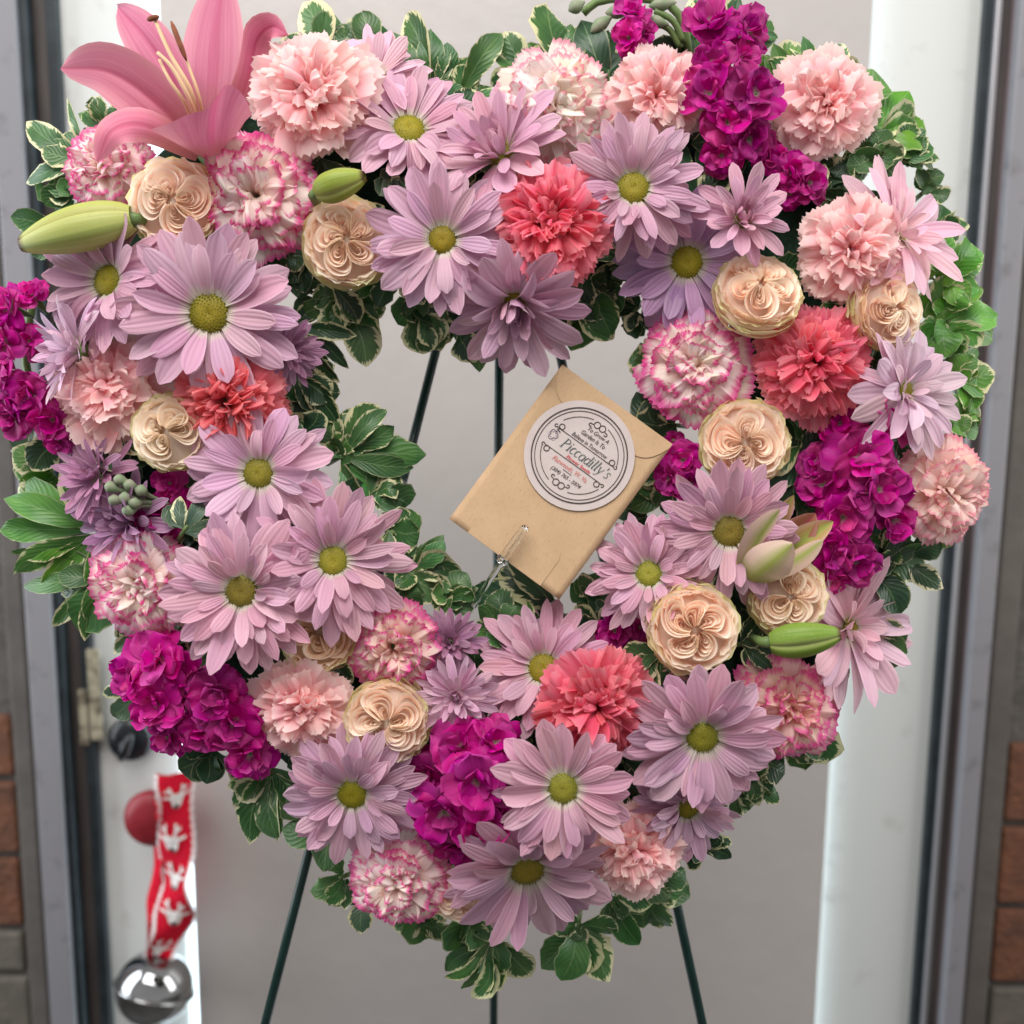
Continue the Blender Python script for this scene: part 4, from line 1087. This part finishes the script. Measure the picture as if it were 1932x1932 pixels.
tep([(470, 1360, .066), (700, 1200, .074), (878, 1085, .080)], 80, -.3, .4, (0.50, 0.30, 0.12), mat=M_OPEN)
tep([(470, 1400, .068), (680, 1290, .084), (822, 1188, .094)], 62, -.7, -.3, (0.62, 0.44, 0.36))
tep([(390, 1370, .070), (470, 1180, .090), (585, 1015, .096)], 88, .6, -.35, (0.68, 0.50, 0.42))
tep([(400, 1420, .072), (520, 1330, .096), (655, 1205, .104)], 118, -.05, -.40, (0.68, 0.52, 0.42))
tube('stem', [t6(470, 1340, .066), t6(400, 1410, .062), t6(380, 1450, .04)], [.008, .005, .0026], M_STEM, ob, 8)

# ------------------------------------------------------------------ leaf sprigs around the rim, inside the hole and between flowers
SP = [
 (600, 110, [(572, 5, 33)], 'single variegated leaf standing above the big light pink carnation', GREEN),
 (700, 110, [(683, 22, 25), (735, 62, 16)], 'pair of variegated leaves above the pale hidden daisy at top', GREEN),
 (812, 185, [(766, 28, 29), (795, 85, 17), (738, 62, 19)], 'tall plain green leaves above the daisy at the top', GREEN),
 (862, 190, [(843, 80, 18), (946, 62, 21), (905, 132, 26), (872, 168, 16)], 'pointed leaf sprig left of the cream white carnation', GREEN),
 (1012, 165, [(950, 60, 26), (975, 100, 15), (1000, 92, 16)], 'dark leaf sprig directly above the cream white carnation', GREEN),
 (1062, 150, [(1032, 10, 35), (1078, 46, 19), (1025, 72, 19)], 'broad cream-edged leaf sprig above the cream white carnation', GREEN),
 (1155, 200, [(1098, 38, 29), (1150, 60, 42), (1112, 172, 13)], 'dark smooth leaves under the arching stock stem', DARK),
 (1300, 112, [(1215, 120, 22), (1242, 88, 19), (1268, 82, 15)], 'leaf sprig behind the stem of the arching stock', DARK),
 (1332, 85, [(1300, 0, 27), (1342, 8, 26)], 'cream-tipped leaves behind the topmost magenta floret', GREEN),
 (1420, 85, [(1404, 18, 32), (1452, 38, 11)], 'cream-edged leaf right of the topmost magenta floret', GREEN),
 (1490, 155, [(1458, 82, 17), (1502, 80, 29)], 'green leaves at the left shoulder of the top right carnation', BRIGHT),
 (1562, 165, [(1515, 68, 14), (1562, 86, 28), (1602, 102, 22), (1604, 145, 18)], 'row of green leaves over the top right carnation', GREEN),
 (1612, 212, [(1664, 148, 28), (1622, 178, 18)], 'single rounded leaf right of the top right carnation', BRIGHT),
 (1642, 262, [(1716, 172, 31), (1738, 226, 46), (1662, 190, 22)], 'large green leaves right of the top right carnation', BRIGHT),
 (1690, 302, [(1768, 292, 21), (1752, 260, 15)], 'small leaves above the pale daisy at the upper right rim', GREEN),
 (1740, 365, [(1782, 330, 17)], 'cream leaf behind the pale daisy at the upper right rim', GREEN),
 (1762, 432, [(1818, 414, 22)], 'variegated leaf right of the pale daisy at the upper right rim', GREEN),
 (1772, 532, [(1856, 480, 31), (1850, 556, 31), (1792, 500, 24), (1832, 505, 18)], 'bright green leaf rosette right of the yellowish rose', (0.09, 0.26, 0.04)),  # brighter green puts the backlight into the leaf colour
 (1782, 605, [(1882, 596, 27), (1872, 642, 31), (1812, 548, 38), (1792, 655, 37)], 'lower bright green leaf rosette beside the yellowish rose', (0.09, 0.26, 0.04)),  # backlit brightness is in this leaf colour too
 (1798, 720, [(1876, 700, 29), (1836, 668, 19), (1850, 735, 18)], 'white-rimmed leaf on the right rim beside the pale daisy', BRIGHT),
 (1798, 802, [(1838, 745, 19), (1844, 775, 21), (1832, 818, 29)], 'leaf sprig above the peachy carnation on the right rim', BRIGHT),
 (1790, 922, [(1850, 945, 18), (1820, 912, 10)], 'pointed leaf right of the peachy carnation', GREEN),
 (1742, 1000, [(1790, 990, 27)], 'folded leaf under the peachy carnation', BRIGHT),
 (1662, 1052, [(1748, 1080, 31), (1692, 1020, 28), (1600, 1030, 25)], 'dark leaves below the right magenta stock', GREEN),
 (1642, 1202, [(1712, 1232, 30), (1714, 1188, 26)], 'cream variegated leaf right of the lower right pale daisy', GREEN),
 (1530, 1272, [(1592, 1312, 29), (1582, 1268, 17)], 'dark leaf above the hot pink edged carnation', DARK),
 (1500, 1372, [(1582, 1402, 30), (1558, 1442, 34)], 'wide cream-edged leaves right of the hot pink edged carnation', GREEN),
 (1412, 1472, [(1472, 1464, 23), (1466, 1492, 19)], 'variegated leaf tips right of the yellow-eyed daisy at lower right', GREEN),
 (1392, 1505, [(1428, 1512, 19)], 'small cream leaf tip below the yellow-eyed daisy at lower right', GREEN),
 (1330, 1602, [(1380, 1618, 13), (1302, 1640, 9)], 'thin leaf tip at the lower right rim', DARK),
 (1202, 1652, [(1302, 1692, 33), (1292, 1640, 21), (1252, 1748, 31)], 'glossy green leaves under the lowest light pink carnation', GREEN),
 (1152, 1692, [(1206, 1782, 23), (1190, 1730, 20)], 'narrow variegated leaves between the lowest daisy and the easel leg', GREEN),
 (1092, 1742, [(1060, 1850, 31), (1150, 1852, 33), (1045, 1762, 19)], 'pair of cream-edged leaves under the lowest daisy', GREEN),
 (930, 1772, [(838, 1845, 10), (890, 1882, 19), (942, 1836, 23), (1002, 1842, 27)], 'green leaf sprig at the bottom tip of the heart', GREEN),
 (882, 1732, [(868, 1788, 35), (922, 1772, 21)], 'brownish variegated leaf under the hidden small rose', GREEN),
 (802, 1722, [(738, 1748, 27), (806, 1768, 27), (852, 1752, 23)], 'dark leaves under the bottom pink-edged carnation', GREEN),
 (692, 1682, [(680, 1762, 21), (660, 1692, 17), (702, 1712, 11)], 'grey-green leaf left of the bottom pink-edged carnation', GREYG),
 (652, 1652, [(586, 1680, 18)], 'single small leaf beside the left easel leg', GREEN),
 (512, 1452, [(420, 1440, 23), (443, 1522, 25), (470, 1592, 27), (522, 1582, 27), (548, 1540, 25)], 'leaf sprig between the lower left stock and the many-petalled daisy', GREEN),
 (402, 1412, [(338, 1452, 31), (350, 1410, 18)], 'dark leaf under the lower left magenta stock', DARK),
 (192, 1002, [(20, 1042, 15), (0, 1000, 21), (8, 940, 23), (48, 900, 27)], 'long thin leaves on the left rim cut by the picture edge', BRIGHT),
 (112, 902, [(24, 845, 27), (60, 985, 29), (28, 890, 23), (142, 962, 29)], 'bright green leaf rosette on the left rim', BRIGHT),
 (202, 1082, [(44, 1106, 18), (115, 1122, 25), (148, 1188, 39), (110, 1085, 21)], 'large leaf sprig left of the pink-edged carnation on the left rim', GREEN),
 (252, 1182, [(214, 1232, 13), (230, 1212, 15)], 'narrow leaf above the lower left magenta stock', GREEN),
 (262, 1302, [(214, 1352, 19)], 'pale leaf beside the deadbolt', GREYG),
 (166, 302, [(50, 230, 23), (92, 288, 23), (155, 250, 10)], 'long green leaf pointing left beside the lily', GREEN),
 (142, 372, [(85, 388, 21), (110, 335, 21), (88, 358, 19)], 'folded leaves above the long pale lily bud', GREEN),
 (102, 432, [(20, 410, 21), (60, 482, 19)], 'leaf tips behind the long pale lily bud', GREEN),
 (202, 242, [(185, 180, 15), (212, 190, 13)], 'small leaves behind the lily petals', GREEN),
 (66, 802, [(0, 812, 17)], 'silvery leaf under the left magenta stock', GREYG),
 (642, 562, [(650, 642, 27), (702, 600, 29), (692, 692, 31), (610, 642, 25)], 'dark leaf cluster under the creamy peach rose inside the hole', GREEN),
 (560, 622, [(640, 722, 17), (622, 690, 21), (662, 600, 21)], 'leaves beside the small purple daisy at the hole', DARK),
 (560, 702, [(632, 690, 21), (642, 742, 27), (602, 782, 27), (642, 802, 21)], 'dark leaves right of the coral carnation at the hole', DARK),
 (642, 862, [(716, 765, 27), (660, 770, 23), (692, 840, 29), (804, 858, 31), (780, 882, 19), (620, 832, 25)], 'green leaf spray reaching into the hole by the easel leg', GREEN),
 (702, 932, [(772, 952, 31), (760, 920, 19)], 'cream-toothed leaf at the left of the hole', GREEN),
 (732, 1002, [(792, 1002, 29), (782, 1050, 21)], 'small leaf left of the envelope', GREEN),
 (772, 1082, [(850, 1060, 29), (800, 1040, 17), (872, 1090, 19), (760, 1132, 29), (830, 1132, 21)], 'leaf spray at the lower left of the hole', GREEN),
 (842, 1132, [(882, 1082, 25), (860, 1152, 25), (902, 1110, 15)], 'leaves at the foot of the clear card pick', GREEN),
 (1062, 1162, [(888, 1112, 42), (1000, 1202, 31), (880, 1192, 25)], 'large dark leaf under the lower corner of the envelope', DARK),
 (1132, 1132, [(1078, 1100, 27), (1100, 1080, 21), (1152, 1100, 19)], 'variegated leaves right of the lower envelope corner', GREEN),
 (792, 592, [(800, 668, 29), (750, 612, 25), (832, 662, 27), (852, 642, 25)], 'leaf cluster hanging in the hole left of the drooping daisy', GREEN),
 (892, 622, [(905, 702, 21), (870, 668, 15)], 'small leaf under the drooping daisy', GREEN),
 (1102, 542, [(1078, 662, 33), (1132, 612, 33), (1162, 600, 21), (1060, 642, 21)], 'large leaves right of the drooping daisy above the envelope', GREEN),
 (1202, 582, [(1185, 632, 19), (1170, 590, 21)], 'leaf under the daisy with dark eye', DARK),
 (1252, 682, [(1190, 670, 21), (1205, 732, 19), (1215, 640, 21)], 'leaves left of the pink-edged carnation at the hole', GREEN),
 (1272, 802, [(1200, 740, 25), (1195, 792, 27), (1210, 852, 19)], 'dark leaves behind the right corner of the envelope', DARK),
 (1272, 902, [(1190, 850, 27), (1200, 922, 25), (1190, 962, 21)], 'leaf sprig under the small stock at the right of the hole', GREEN),
 (1222, 982, [(1160, 970, 19), (1180, 1002, 17)], 'leaf tips beside the lower right envelope edge', DARK),
]
for bx, by, lv, lab, col in SP:
    rim = .006 if (bx < 140 or bx > 1700 or by > 1640 or by < 130) else .018
    sprig(bx, by, lv, lab, rim, col)
sprig(862, 395, [(872, 332, 16)], 'small cream-edged leaf poking up behind the top open daisy', .066, GREEN)
sprig(1245, 1235, [(1226, 1322, 30)], 'variegated leaf left of the tiny daisy bud', .050, GREEN)
sprig(345, 1005, [(388, 938, 14)], 'grey leaf between the stock buds and the daisies', .066, GREYG)
sprig(785, 1530, [(732, 1500, 24)], 'grey-green leaf left of the bottom magenta stock', .052, GREYG)
sprig(185, 825, [(268, 905, 38)], 'broad dark leaf below the light pink carnation on the left', .040, DARK)
sprig(1400, 1215, [(1470, 1180, 20), (1480, 1225, 14)], 'dark curved leaf beside the plump peach rose', .048, DARK)
sprig(755, 370, [(745, 340, 22)], 'pale leaf between the creamy rose and the top daisy', .050, GREYG)
sprig(1645, 300, [(1702, 335, 26), (1600, 335, 26), (1705, 275, 24), (1650, 245, 24)], 'dark leaves between the top right carnation and the pale daisy below it', .030, GREEN)
sprig(1575, 335, [(1540, 300, 24), (1610, 310, 24), (1600, 365, 24)], 'dark leaves right of the short magenta stock', .028, DARK)
sprig(965, 1195, [(930, 1118, 24), (992, 1130, 26), (1035, 1165, 22), (905, 1165, 24)], 'dark leaves above the daisy behind the bottom coral carnation', .026, GREEN)
sprig(1130, 1200, [(1090, 1140, 22), (1120, 1120, 20), (1075, 1180, 22)], 'dark leaves left of the small stock under the envelope', .024, DARK)
# undergrowth pushed into the foam all round: fills the gaps between the heads
Hpx = spline(np.array(HEART, float), 400)
NF = 120
KEEP = [2, 5, 6, 7, 8, 9, 10, 13, 14, 17, 18, 20, 21, 28, 32, 33, 35, 36, 37, 38, 40, 41, 42, 44, 46, 49, 51, 53, 64, 67, 68, 69, 73, 75, 79, 82, 83, 84, 86, 87, 88, 91, 92, 93, 95, 97, 98, 99, 102, 103, 104, 106, 111, 113, 116, 119]
fillers = []
for k in range(NF):
    c = Hpx[int(399 * k / NF)]; t = Hpx[(int(399 * k / NF) + 3) % 400] - c
    nrm = np.array((-t[1], t[0])); nrm /= np.linalg.norm(nrm) + 1e-9
    o = R(-215, 215)
    bx, by = c + nrm * o
    if bx < 540 and by < 320: continue
    lv = []
    a0 = R(0, 6.28)
    for j in range(5):
        a = a0 + j * 2 * PI / 5 + G(.3); L = R(60, 100)
        lv.append((bx + L * math.cos(a), by + L * math.sin(a), R(20, 30)))
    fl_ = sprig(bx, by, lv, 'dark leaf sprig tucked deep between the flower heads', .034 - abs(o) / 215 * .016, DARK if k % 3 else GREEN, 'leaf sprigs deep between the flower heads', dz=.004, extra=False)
    fillers.append((k, bx, by, fl_))

# ------------------------------------------------------------------ seed envelope with round sticker, on a clear pick
ze = .052
TL, TR, BR, BL = (1050, 680), (1258, 830), (1045, 1125), (857, 985)
pc = [np.array(cs(x, y, zz)) for (x, y), zz in zip((TL, TR, BR, BL), (ze - .004, ze, ze + .002, ze - .001))]
ev0 = (pc[3] + pc[2]) / 2
exu = (pc[1] - pc[0]); W_ = np.linalg.norm(exu); exu /= W_
eyv = (pc[0] + pc[1] - pc[2] - pc[3]) / 2; eyv -= exu * (eyv @ exu); H_ = np.linalg.norm(eyv); eyv /= H_
enz = np.cross(exu, eyv)
envm = CT @ CR @ Matrix(((exu[0], eyv[0], enz[0], ev0[0]), (exu[1], eyv[1], enz[1], ev0[1]), (exu[2], eyv[2], enz[2], ev0[2]), (0, 0, 0, 1)))
env = empty('seed_envelope', envm)
tag(env, 'brown kraft seed envelope with a round white sticker, tilted in the hole of the heart', 'envelope')
def mat_kraft():
    m, nt = new_mat('kraft_paper'); nb = NB(nt)
    tc = nb.n('ShaderNodeTexCoord'); v = tc.outputs['Object']
    a = nb.noise(v, 55, 4); mp = nb.n('ShaderNodeMapping'); mp.inputs['Scale'].default_value = (1600, 260, 1); mp.inputs['Rotation'].default_value = (0, 0, .5); nb.l(v, mp.inputs[0])
    f = nb.noise(mp.outputs[0], 1.0, 3, .6)
    c = nb.mix(nb.ramp(a, [(.3, 0.0), (.7, 1.0)]), (0.51, 0.345, 0.20), (0.57, 0.39, 0.235))
    c = nb.mix(nb.math('MULTIPLY', nb.ramp(f, [(.58, 0.0), (.72, 1.0)]), .55), c, (0.27, 0.16, 0.08))
    p = nb.n('ShaderNodeBsdfPrincipled'); nb.l(c, p.inputs['Base Color']); p.inputs['Roughness'].default_value = .7; p.inputs['Specular IOR Level'].default_value = .2
    nb.l(nb.bump(nb.math('ADD', f, nb.math('MULTIPLY', a, 2.0)), .18, .0006), p.inputs['Normal'])
    o = nb.n('ShaderNodeOutputMaterial'); nb.l(p.outputs[0], o.inputs[0]); return m
M_KRAFT = mat_kraft()
def pillow(name, x0, x1, y0, y1, thick, bulge, nx=20, ny=28):
    V = []; F = []
    for sgn in (1, -1):
        for j in range(ny):
            for i in range(nx):
                u = i / (nx - 1); v = j / (ny - 1)
                z = thick / 2 * sgn + sgn * bulge * (math.sin(PI * u) * math.sin(PI * v)) ** .8 + .0012 * math.sin(3.0 * v + 1.0) * (u - .5)
                V.append((x0 + (x1 - x0) * u, y0 + (y1 - y0) * v, z))
    N = nx * ny
    for j in range(ny - 1):
        for i in range(nx - 1):
            a = j * nx + i; F.append((a, a + 1, a + nx + 1, a + nx)); F.append((N + a, N + a + nx, N + a + nx + 1, N + a + 1))
    ring = [i for i in range(nx)] + [j * nx + nx - 1 for j in range(1, ny)] + [(ny - 1) * nx + i for i in range(nx - 2, -1, -1)] + [j * nx for j in range(ny - 2, 0, -1)]
    for q in range(len(ring)):
        a, b = ring[q], ring[(q + 1) % len(ring)]; F.append((b, a, N + a, N + b))
    me = raw_mesh(name, V, F, True); return me
link('pouch', pillow('pouch', -W_ / 2, W_ / 2, 0, H_, 0.0008, .0004), M_KRAFT, env)
def zfront(x, y):
    u = x / W_ + .5; v = y / H_
    u = min(max(u, 0), 1); v = min(max(v, 0), 1)
    return .0004 + .0004 * (math.sin(PI * u) * math.sin(PI * v)) ** .8 + .0012 * math.sin(3.0 * v + 1.0) * (u - .5)
# flap with rounded lower edge, and the glued seam lines at the foot
def surf_sheet(name, fxy, nu, nv, off, mat, parent):
    A = np.zeros((nv, nu, 3))
    for j in range(nv):
        for i in range(nu):
            x, y = fxy(i / (nu - 1), j / (nv - 1)); A[j, i] = (x, y, zfront(x, y) + off)
    return sheet(name, A, mat, parent)
def flap_xy(u, v):
    s = 2 * u - 1; d = H_ * .17 * (1 - abs(s) ** 7 * .85)
    return s * W_ / 2 * .998, H_ * .999 - d * (1 - v)
surf_sheet('flap', flap_xy, 33, 8, .0006, M_KRAFT, env)
surf_sheet('bottom_fold', lambda u, v: ((2 * u - 1) * W_ / 2 * (.62 if v > .9 else .66), H_ * .001 + H_ * .20 * v), 20, 6, .0003, M_KRAFT, env)

# sticker
sc_c = np.array(cs(1093, 859, ze + .002)) - ev0
sx_, sy_ = float(sc_c @ exu), float(sc_c @ eyv)
SR = m_of(104.5, ze)
M_STK = mat_simple('sticker_paper', (0.55, 0.47, 0.45), 0.5, spec=0.3, noise=(80, (0.59, 0.52, 0.50), .4, .7))
M_INK = mat_simple('dark_brown_ink', (0.055, 0.035, 0.030), 0.6)
M_GREENINK = mat_simple('green_ink', (0.055, 0.085, 0.075), 0.6)
M_REDINK = mat_simple('red_ink', (0.55, 0.05, 0.06), 0.6)
M_PINKINK = mat_simple('pale_red_ink', (0.62, 0.20, 0.18), 0.6)
M_LILINK = mat_simple('pale_violet_ink', (0.38, 0.32, 0.42), 0.6)
nsg = 64
A = np.zeros((10, nsg, 3))
for i, rr in enumerate(np.linspace(1, 0.001, 10)):
    for j in range(nsg):
        x = sx_ + SR * rr * math.cos(2 * PI * j / nsg); y = sy_ + SR * rr * math.sin(2 * PI * j / nsg)
        A[i, j] = (x, y, zfront(x, y) + .0011)
stk = link('sticker', grid_mesh('sticker', A, True), M_STK, env)
stk['label'] = 'round white sticker printed with a seed shop name and scrollwork'
def sk(x, y, off=.0014):
    """sticker coordinates (unit radius, straight up on the envelope) to envelope space"""
    X, Y = sx_ + SR * x, sy_ + SR * y
    return (X, Y, zfront(X, Y) + off)
def stroke(name, pts, w, mat, off=.0014):
    P = np.array(pts, float); T = np.gradient(P, axis=0); T /= np.linalg.norm(T, axis=1)[:, None] + 1e-9
    Nn = np.stack([-T[:, 1], T[:, 0]], -1); w = np.full(len(P), w) if np.isscalar(w) else np.asarray(w)
    A = np.zeros((len(P), 2, 3))
    for i in range(len(P)):
        A[i, 0] = sk(*(P[i] + Nn[i] * w[i] / 2), off); A[i, 1] = sk(*(P[i] - Nn[i] * w[i] / 2), off)
    return link(name, grid_mesh(name, A), mat, stk)
def arc(r, a0, a1, n=60): return [(r * math.cos(deg(a)), r * math.sin(deg(a))) for a in np.linspace(a0, a1, n)]
stroke('printed_ring', arc(.865, 0, 360, 121), .024, M_INK)
stroke('printed_ring', arc(.805, 0, 360, 121), .014, M_INK)
for a0, a1 in ((20, 78), (104, 150), (200, 254), (288, 336)): stroke('printed_ring', arc(.70, a0, a1), .013, M_INK)
def curl(x0, y0, sx3, sy3):
    """flourish that leaves the end of a rule: a loop, then a small end curl"""
    pts = [(x0, y0)]
    for q in np.linspace(-100, 290, 26): pts.append((x0 + sx3 * (.085 + .050 * math.cos(deg(q))), y0 + sy3 * (.050 + .050 * math.sin(deg(q)))))
    for q in np.linspace(200, 480, 16): pts.append((x0 + sx3 * (.185 + .026 * math.cos(deg(q))), y0 + sy3 * (.012 + .026 * math.sin(deg(q)))))
    stroke('printed_scroll', pts, .017, M_INK)
for sx3 in (-1, 1):
    curl(sx3 * .47, .19, sx3, 1); curl(sx3 * .47, -.19, sx3, -1)
    for sy3 in (1, -1):
        pts = []
        for q in np.linspace(200, 480, 14): pts.append((sx3 * (.165 + .028 * math.cos(deg(q))), sy3 * (.575 + .028 * math.sin(deg(q)))))
        for q in np.linspace(-20, 330, 26): pts.append((sx3 * (.058 + .058 * math.cos(deg(q))), sy3 * (.635 + .058 * math.sin(deg(q)))))
        stroke('printed_scroll', pts, .017, M_INK)
stroke('printed_rule', [(-.47, .19), (0, .19), (.47, .19)], .014, M_INK)
stroke('printed_rule', [(-.47, -.19), (0, -.19), (.47, -.19)], .014, M_INK)
stroke('printed_rule', [(-.09, -.375), (0, -.375), (.10, -.375)], .012, M_INK)
# shop name drawn in thick-and-thin italic strokes
def ell(cx_, cy_, rx, ry, a0, a1, n=18): return [(cx_ + rx * math.cos(deg(q)), cy_ + ry * math.sin(deg(q))) for q in np.linspace(a0, a1, n)]
TH, TN = .13, .055
def cw(n, a, b_): return list(a + (b_ - a) * np.abs(np.sin(np.linspace(0, PI, n))))
GL = {
 'P': (.98, [([(.15, 0), (.15, .7), (.15, 1.4)], TH), (ell(.15, 1.06, .58, .34, 90, -90), cw(18, TN, TH)), ([(-.05, 0), (.15, 0), (.36, 0)], TN), ([(-.08, 1.4), (.05, 1.4), (.2, 1.4)], TN)]),
 'i': (.42, [([(.12, 0), (.12, .45), (.12, .9)], TH), ([(-.04, .84), (.05, .88), (.12, .9)], TN), ([(.0, 0), (.12, 0), (.30, .05)], TN), (ell(.14, 1.2, .04, .04, 0, 330, 8), .08)]),
 'c': (.72, [(ell(.36, .45, .32, .44, 45, 315, 22), cw(22, TN, TH))]),
 'a': (.84, [(ell(.34, .44, .30, .43, 20, 380, 26), cw(26, TN, TH * .9)), ([(.64, .88), (.64, .4), (.66, .04), (.80, .06)], TH * .9)]),
 'd': (.86, [(ell(.34, .44, .30, .43, 20, 380, 26), cw(26, TN, TH * .9)), ([(.64, 1.42), (.64, .6), (.66, .04), (.80, .06)], TH * .9), ([(.50, 1.36), (.58, 1.40), (.64, 1.42)], TN)]),
 'l': (.42, [([(.12, 1.42), (.12, .6), (.13, .04), (.30, .06)], TH), ([(-.02, 1.36), (.06, 1.40), (.12, 1.42)], TN)]),
 'y': (.84, [([(.05, .88), (.20, .45), (.36, .02)], TH), ([(.70, .88), (.50, .4), (.30, -.20), (.10, -.44), (-.08, -.38)], TN * 1.3), ([(-.06, .88), (.05, .88), (.2, .88)], TN)]),
 "'": (.34, [([(.14, 1.42), (.10, 1.05)], .12)]),
 's': (.62, [([(.52, .74), (.40, .88), (.18, .86), (.10, .66), (.28, .48), (.48, .30), (.40, .06), (.18, .0), (.04, .16)], .09)]),
}
def name_word(word, x, y, k, shear=.22):
    tot = sum(GL[ch][0] for ch in word); X = -tot / 2
    for ch in word:
        adv, strokes = GL[ch]
        V = []; F = []
        for pts, w in strokes:
            P = spline(np.array(pts, float), max(len(pts), 10)) if len(pts) > 2 else np.array([pts[0], ((pts[0][0] + pts[1][0]) / 2, (pts[0][1] + pts[1][1]) / 2), pts[1]], float)
            w = np.full(len(P), w) if np.isscalar(w) else np.interp(np.linspace(0, 1, len(P)), np.linspace(0, 1, len(w)), w)
            Q = np.stack([(X + P[:, 0] + shear * P[:, 1]) * k + x, P[:, 1] * k + y], -1)
            T_ = np.gradient(Q, axis=0); T_ /= np.linalg.norm(T_, axis=1)[:, None] + 1e-9
            N_ = np.stack([-T_[:, 1], T_[:, 0]], -1); b_ = len(V)
            for q in range(len(Q)):
                V.append(sk(*(Q[q] + N_[q] * w[q] * k / 2), .0015)); V.append(sk(*(Q[q] - N_[q] * w[q] * k / 2), .0015))
            F += [(b_ + 2 * q, b_ + 2 * q + 1, b_ + 2 * q + 3, b_ + 2 * q + 2) for q in range(len(Q) - 1)]
        link('letter', raw_mesh('letter', V, F), M_GREENINK, stk)
        X += adv
name_word("Piccadilly's", .13, -.062, .137)
def text(body, x, y, size, mat, shear=.25, width=None, bold=0.0):
    cu = bpy.data.curves.new('lettering', 'FONT'); cu.body = body; cu.size = 1.0; cu.align_x = 'CENTER'; cu.shear = shear; cu.offset = bold; cu.resolution_u = 3
    tmp = bpy.data.objects.new('lettering_tmp', cu); COL.objects.link(tmp)
    dg = bpy.context.evaluated_depsgraph_get(); me = bpy.data.meshes.new_from_object(tmp.evaluated_get(dg))
    bpy.data.objects.remove(tmp); bpy.data.curves.remove(cu)
    co = np.zeros(len(me.vertices) * 3); me.vertices.foreach_get('co', co); co = co.reshape(-1, 3)
    wd = co[:, 0].max() - co[:, 0].min(); kx = size if width is None else width / wd
    for i in range(len(co)):
        co[i] = sk(x + (co[i, 0]) * kx, y + co[i, 1] * size, .0015)
    me.vertices.foreach_set('co', co.reshape(-1)); me.update()
    o = link('lettering', me, mat, stk); return o
text('To Grow A', .06, .465, .105, M_INK, .2, .45, .006)
text('Garden Is To', .03, .345, .115, M_INK, .2, .51, .006)
text('Believe in Tomorrow', .04, .222, .110, M_INK, .2, .76, .006)
text('Flower Seeds', .085, -.168, .085, M_REDINK, 0, .51, .016)
text('Flatwoods, W. Va.', .01, -.335, .125, M_PINKINK, .25, .755, .004)
text('(304) 765 - 5974', .03, -.49, .100, M_INK, .2, .64, .006)
# small line-drawn blossom left of the name
for k in range(6):
    a = k * 60 + 10
    pts = [(-.60 + .045 * math.cos(deg(a)) + .045 * math.cos(deg(a + q)) , .03 + .05 * math.sin(deg(a)) + .05 * math.sin(deg(a + q))) for q in np.linspace(-120, 120, 14)]
    stroke('printed_blossom', pts, .010, M_LILINK if k % 2 else M_INK)
for yy in (.10, .15): stroke('printed_blossom', [(-.60, yy), (-.56, yy + .05), (-.52, yy + .03)], .02, M_INK)

# clear plastic card pick
pk0 = cs(905, 1130, .03); pick = empty('card_pick', CT @ CR @ Matrix.Translation(pk0))
tag(pick, 'clear plastic card pick clipped to the lower edge of the envelope', 'card pick')
def mat_clear():
    m, nt = new_mat('clear_plastic'); nb = NB(nt)
    g = nb.n('ShaderNodeBsdfGlass'); g.inputs['Roughness'].default_value = .06; g.inputs['IOR'].default_value = 1.46; g.inputs['Color'].default_value = (.96, .97, .97, 1)
    o = nb.n('ShaderNodeOutputMaterial'); nb.l(g.outputs[0], o.inputs[0]); return m
M_CLEAR = mat_clear()
def pkt(name, pts, r): tube(name, spline([np.array(cs(*q) - pk0) for q in pts], 14), r, M_CLEAR, pick, 8)
pkt('clip_prong', [(943, 1056, .056), (960, 1030, .059), (984, 998, .059), (990, 994, .0585)], .0013)
pkt('clip_prong', [(953, 1058, .058), (968, 1034, .0605), (992, 1000, .0605), (990, 994, .0585)], .0013)
pkt('clip_prong', [(946, 1050, .048), (938, 1040, .046), (932, 1030, .044)], .0012)
pkt('shaft', [(948, 1060, .055), (935, 1078, .052), (905, 1125, .030), (890, 1150, .010)], .0019)
pkt('joint', [(941, 1052, .054), (948, 1058, .056), (956, 1062, .055)], .0024)

# ------------------------------------------------------------------ keep only undergrowth that shows, and say which flower each sprig stands by
bpy.context.view_layer.update()
dg = bpy.context.evaluated_depsgraph_get()
co_ = cam.matrix_world.translation
def shows(o):
    n = 0
    for v in list(o.data.vertices)[::4]:
        w = o.matrix_world @ v.co; dr_ = w - co_; L_ = dr_.length
        hit, loc, nrm_, idx, ob_, mm = scene.ray_cast(dg, co_, dr_.normalized(), distance=L_ + .01)
        if hit and ob_.name == o.name: n += 1
    return n
pos = {}
inv = CM.inverted()
for lab, o in FLOWERS:
    q = inv @ o.matrix_world.translation
    pos[lab] = (CX + q.x / -q.z * FPX, CX - q.y / -q.z * FPX)
used = set()
gone = []
kept = []
for k, bx, by, root in fillers:
    if KEEP is None: ok = sum(shows(ch) for ch in root.children if ch.name.startswith('leaf')) >= 1
    else: ok = k in KEEP
    if ok: kept.append(k)
    else:
        gone += list(root.children) + [root]; continue
    for lab, (fx, fy) in sorted(pos.items(), key=lambda kv: (kv[1][0] - bx) ** 2 + (kv[1][1] - by) ** 2):
        short = lab.split(',')[0]
        if len(short.split()) > 10: continue
        dx, dy = bx - fx, by - fy
        where = ('right of' if dx > 0 else 'left of') if abs(dx) > abs(dy) else ('below' if dy > 0 else 'above')
        nl = 'dark leaves ' + where + ' the ' + short
        if nl not in used:
            used.add(nl); root['label'] = nl; break
for o in gone: bpy.data.objects.remove(o)
if KEEP is None: print('KEEP', kept)
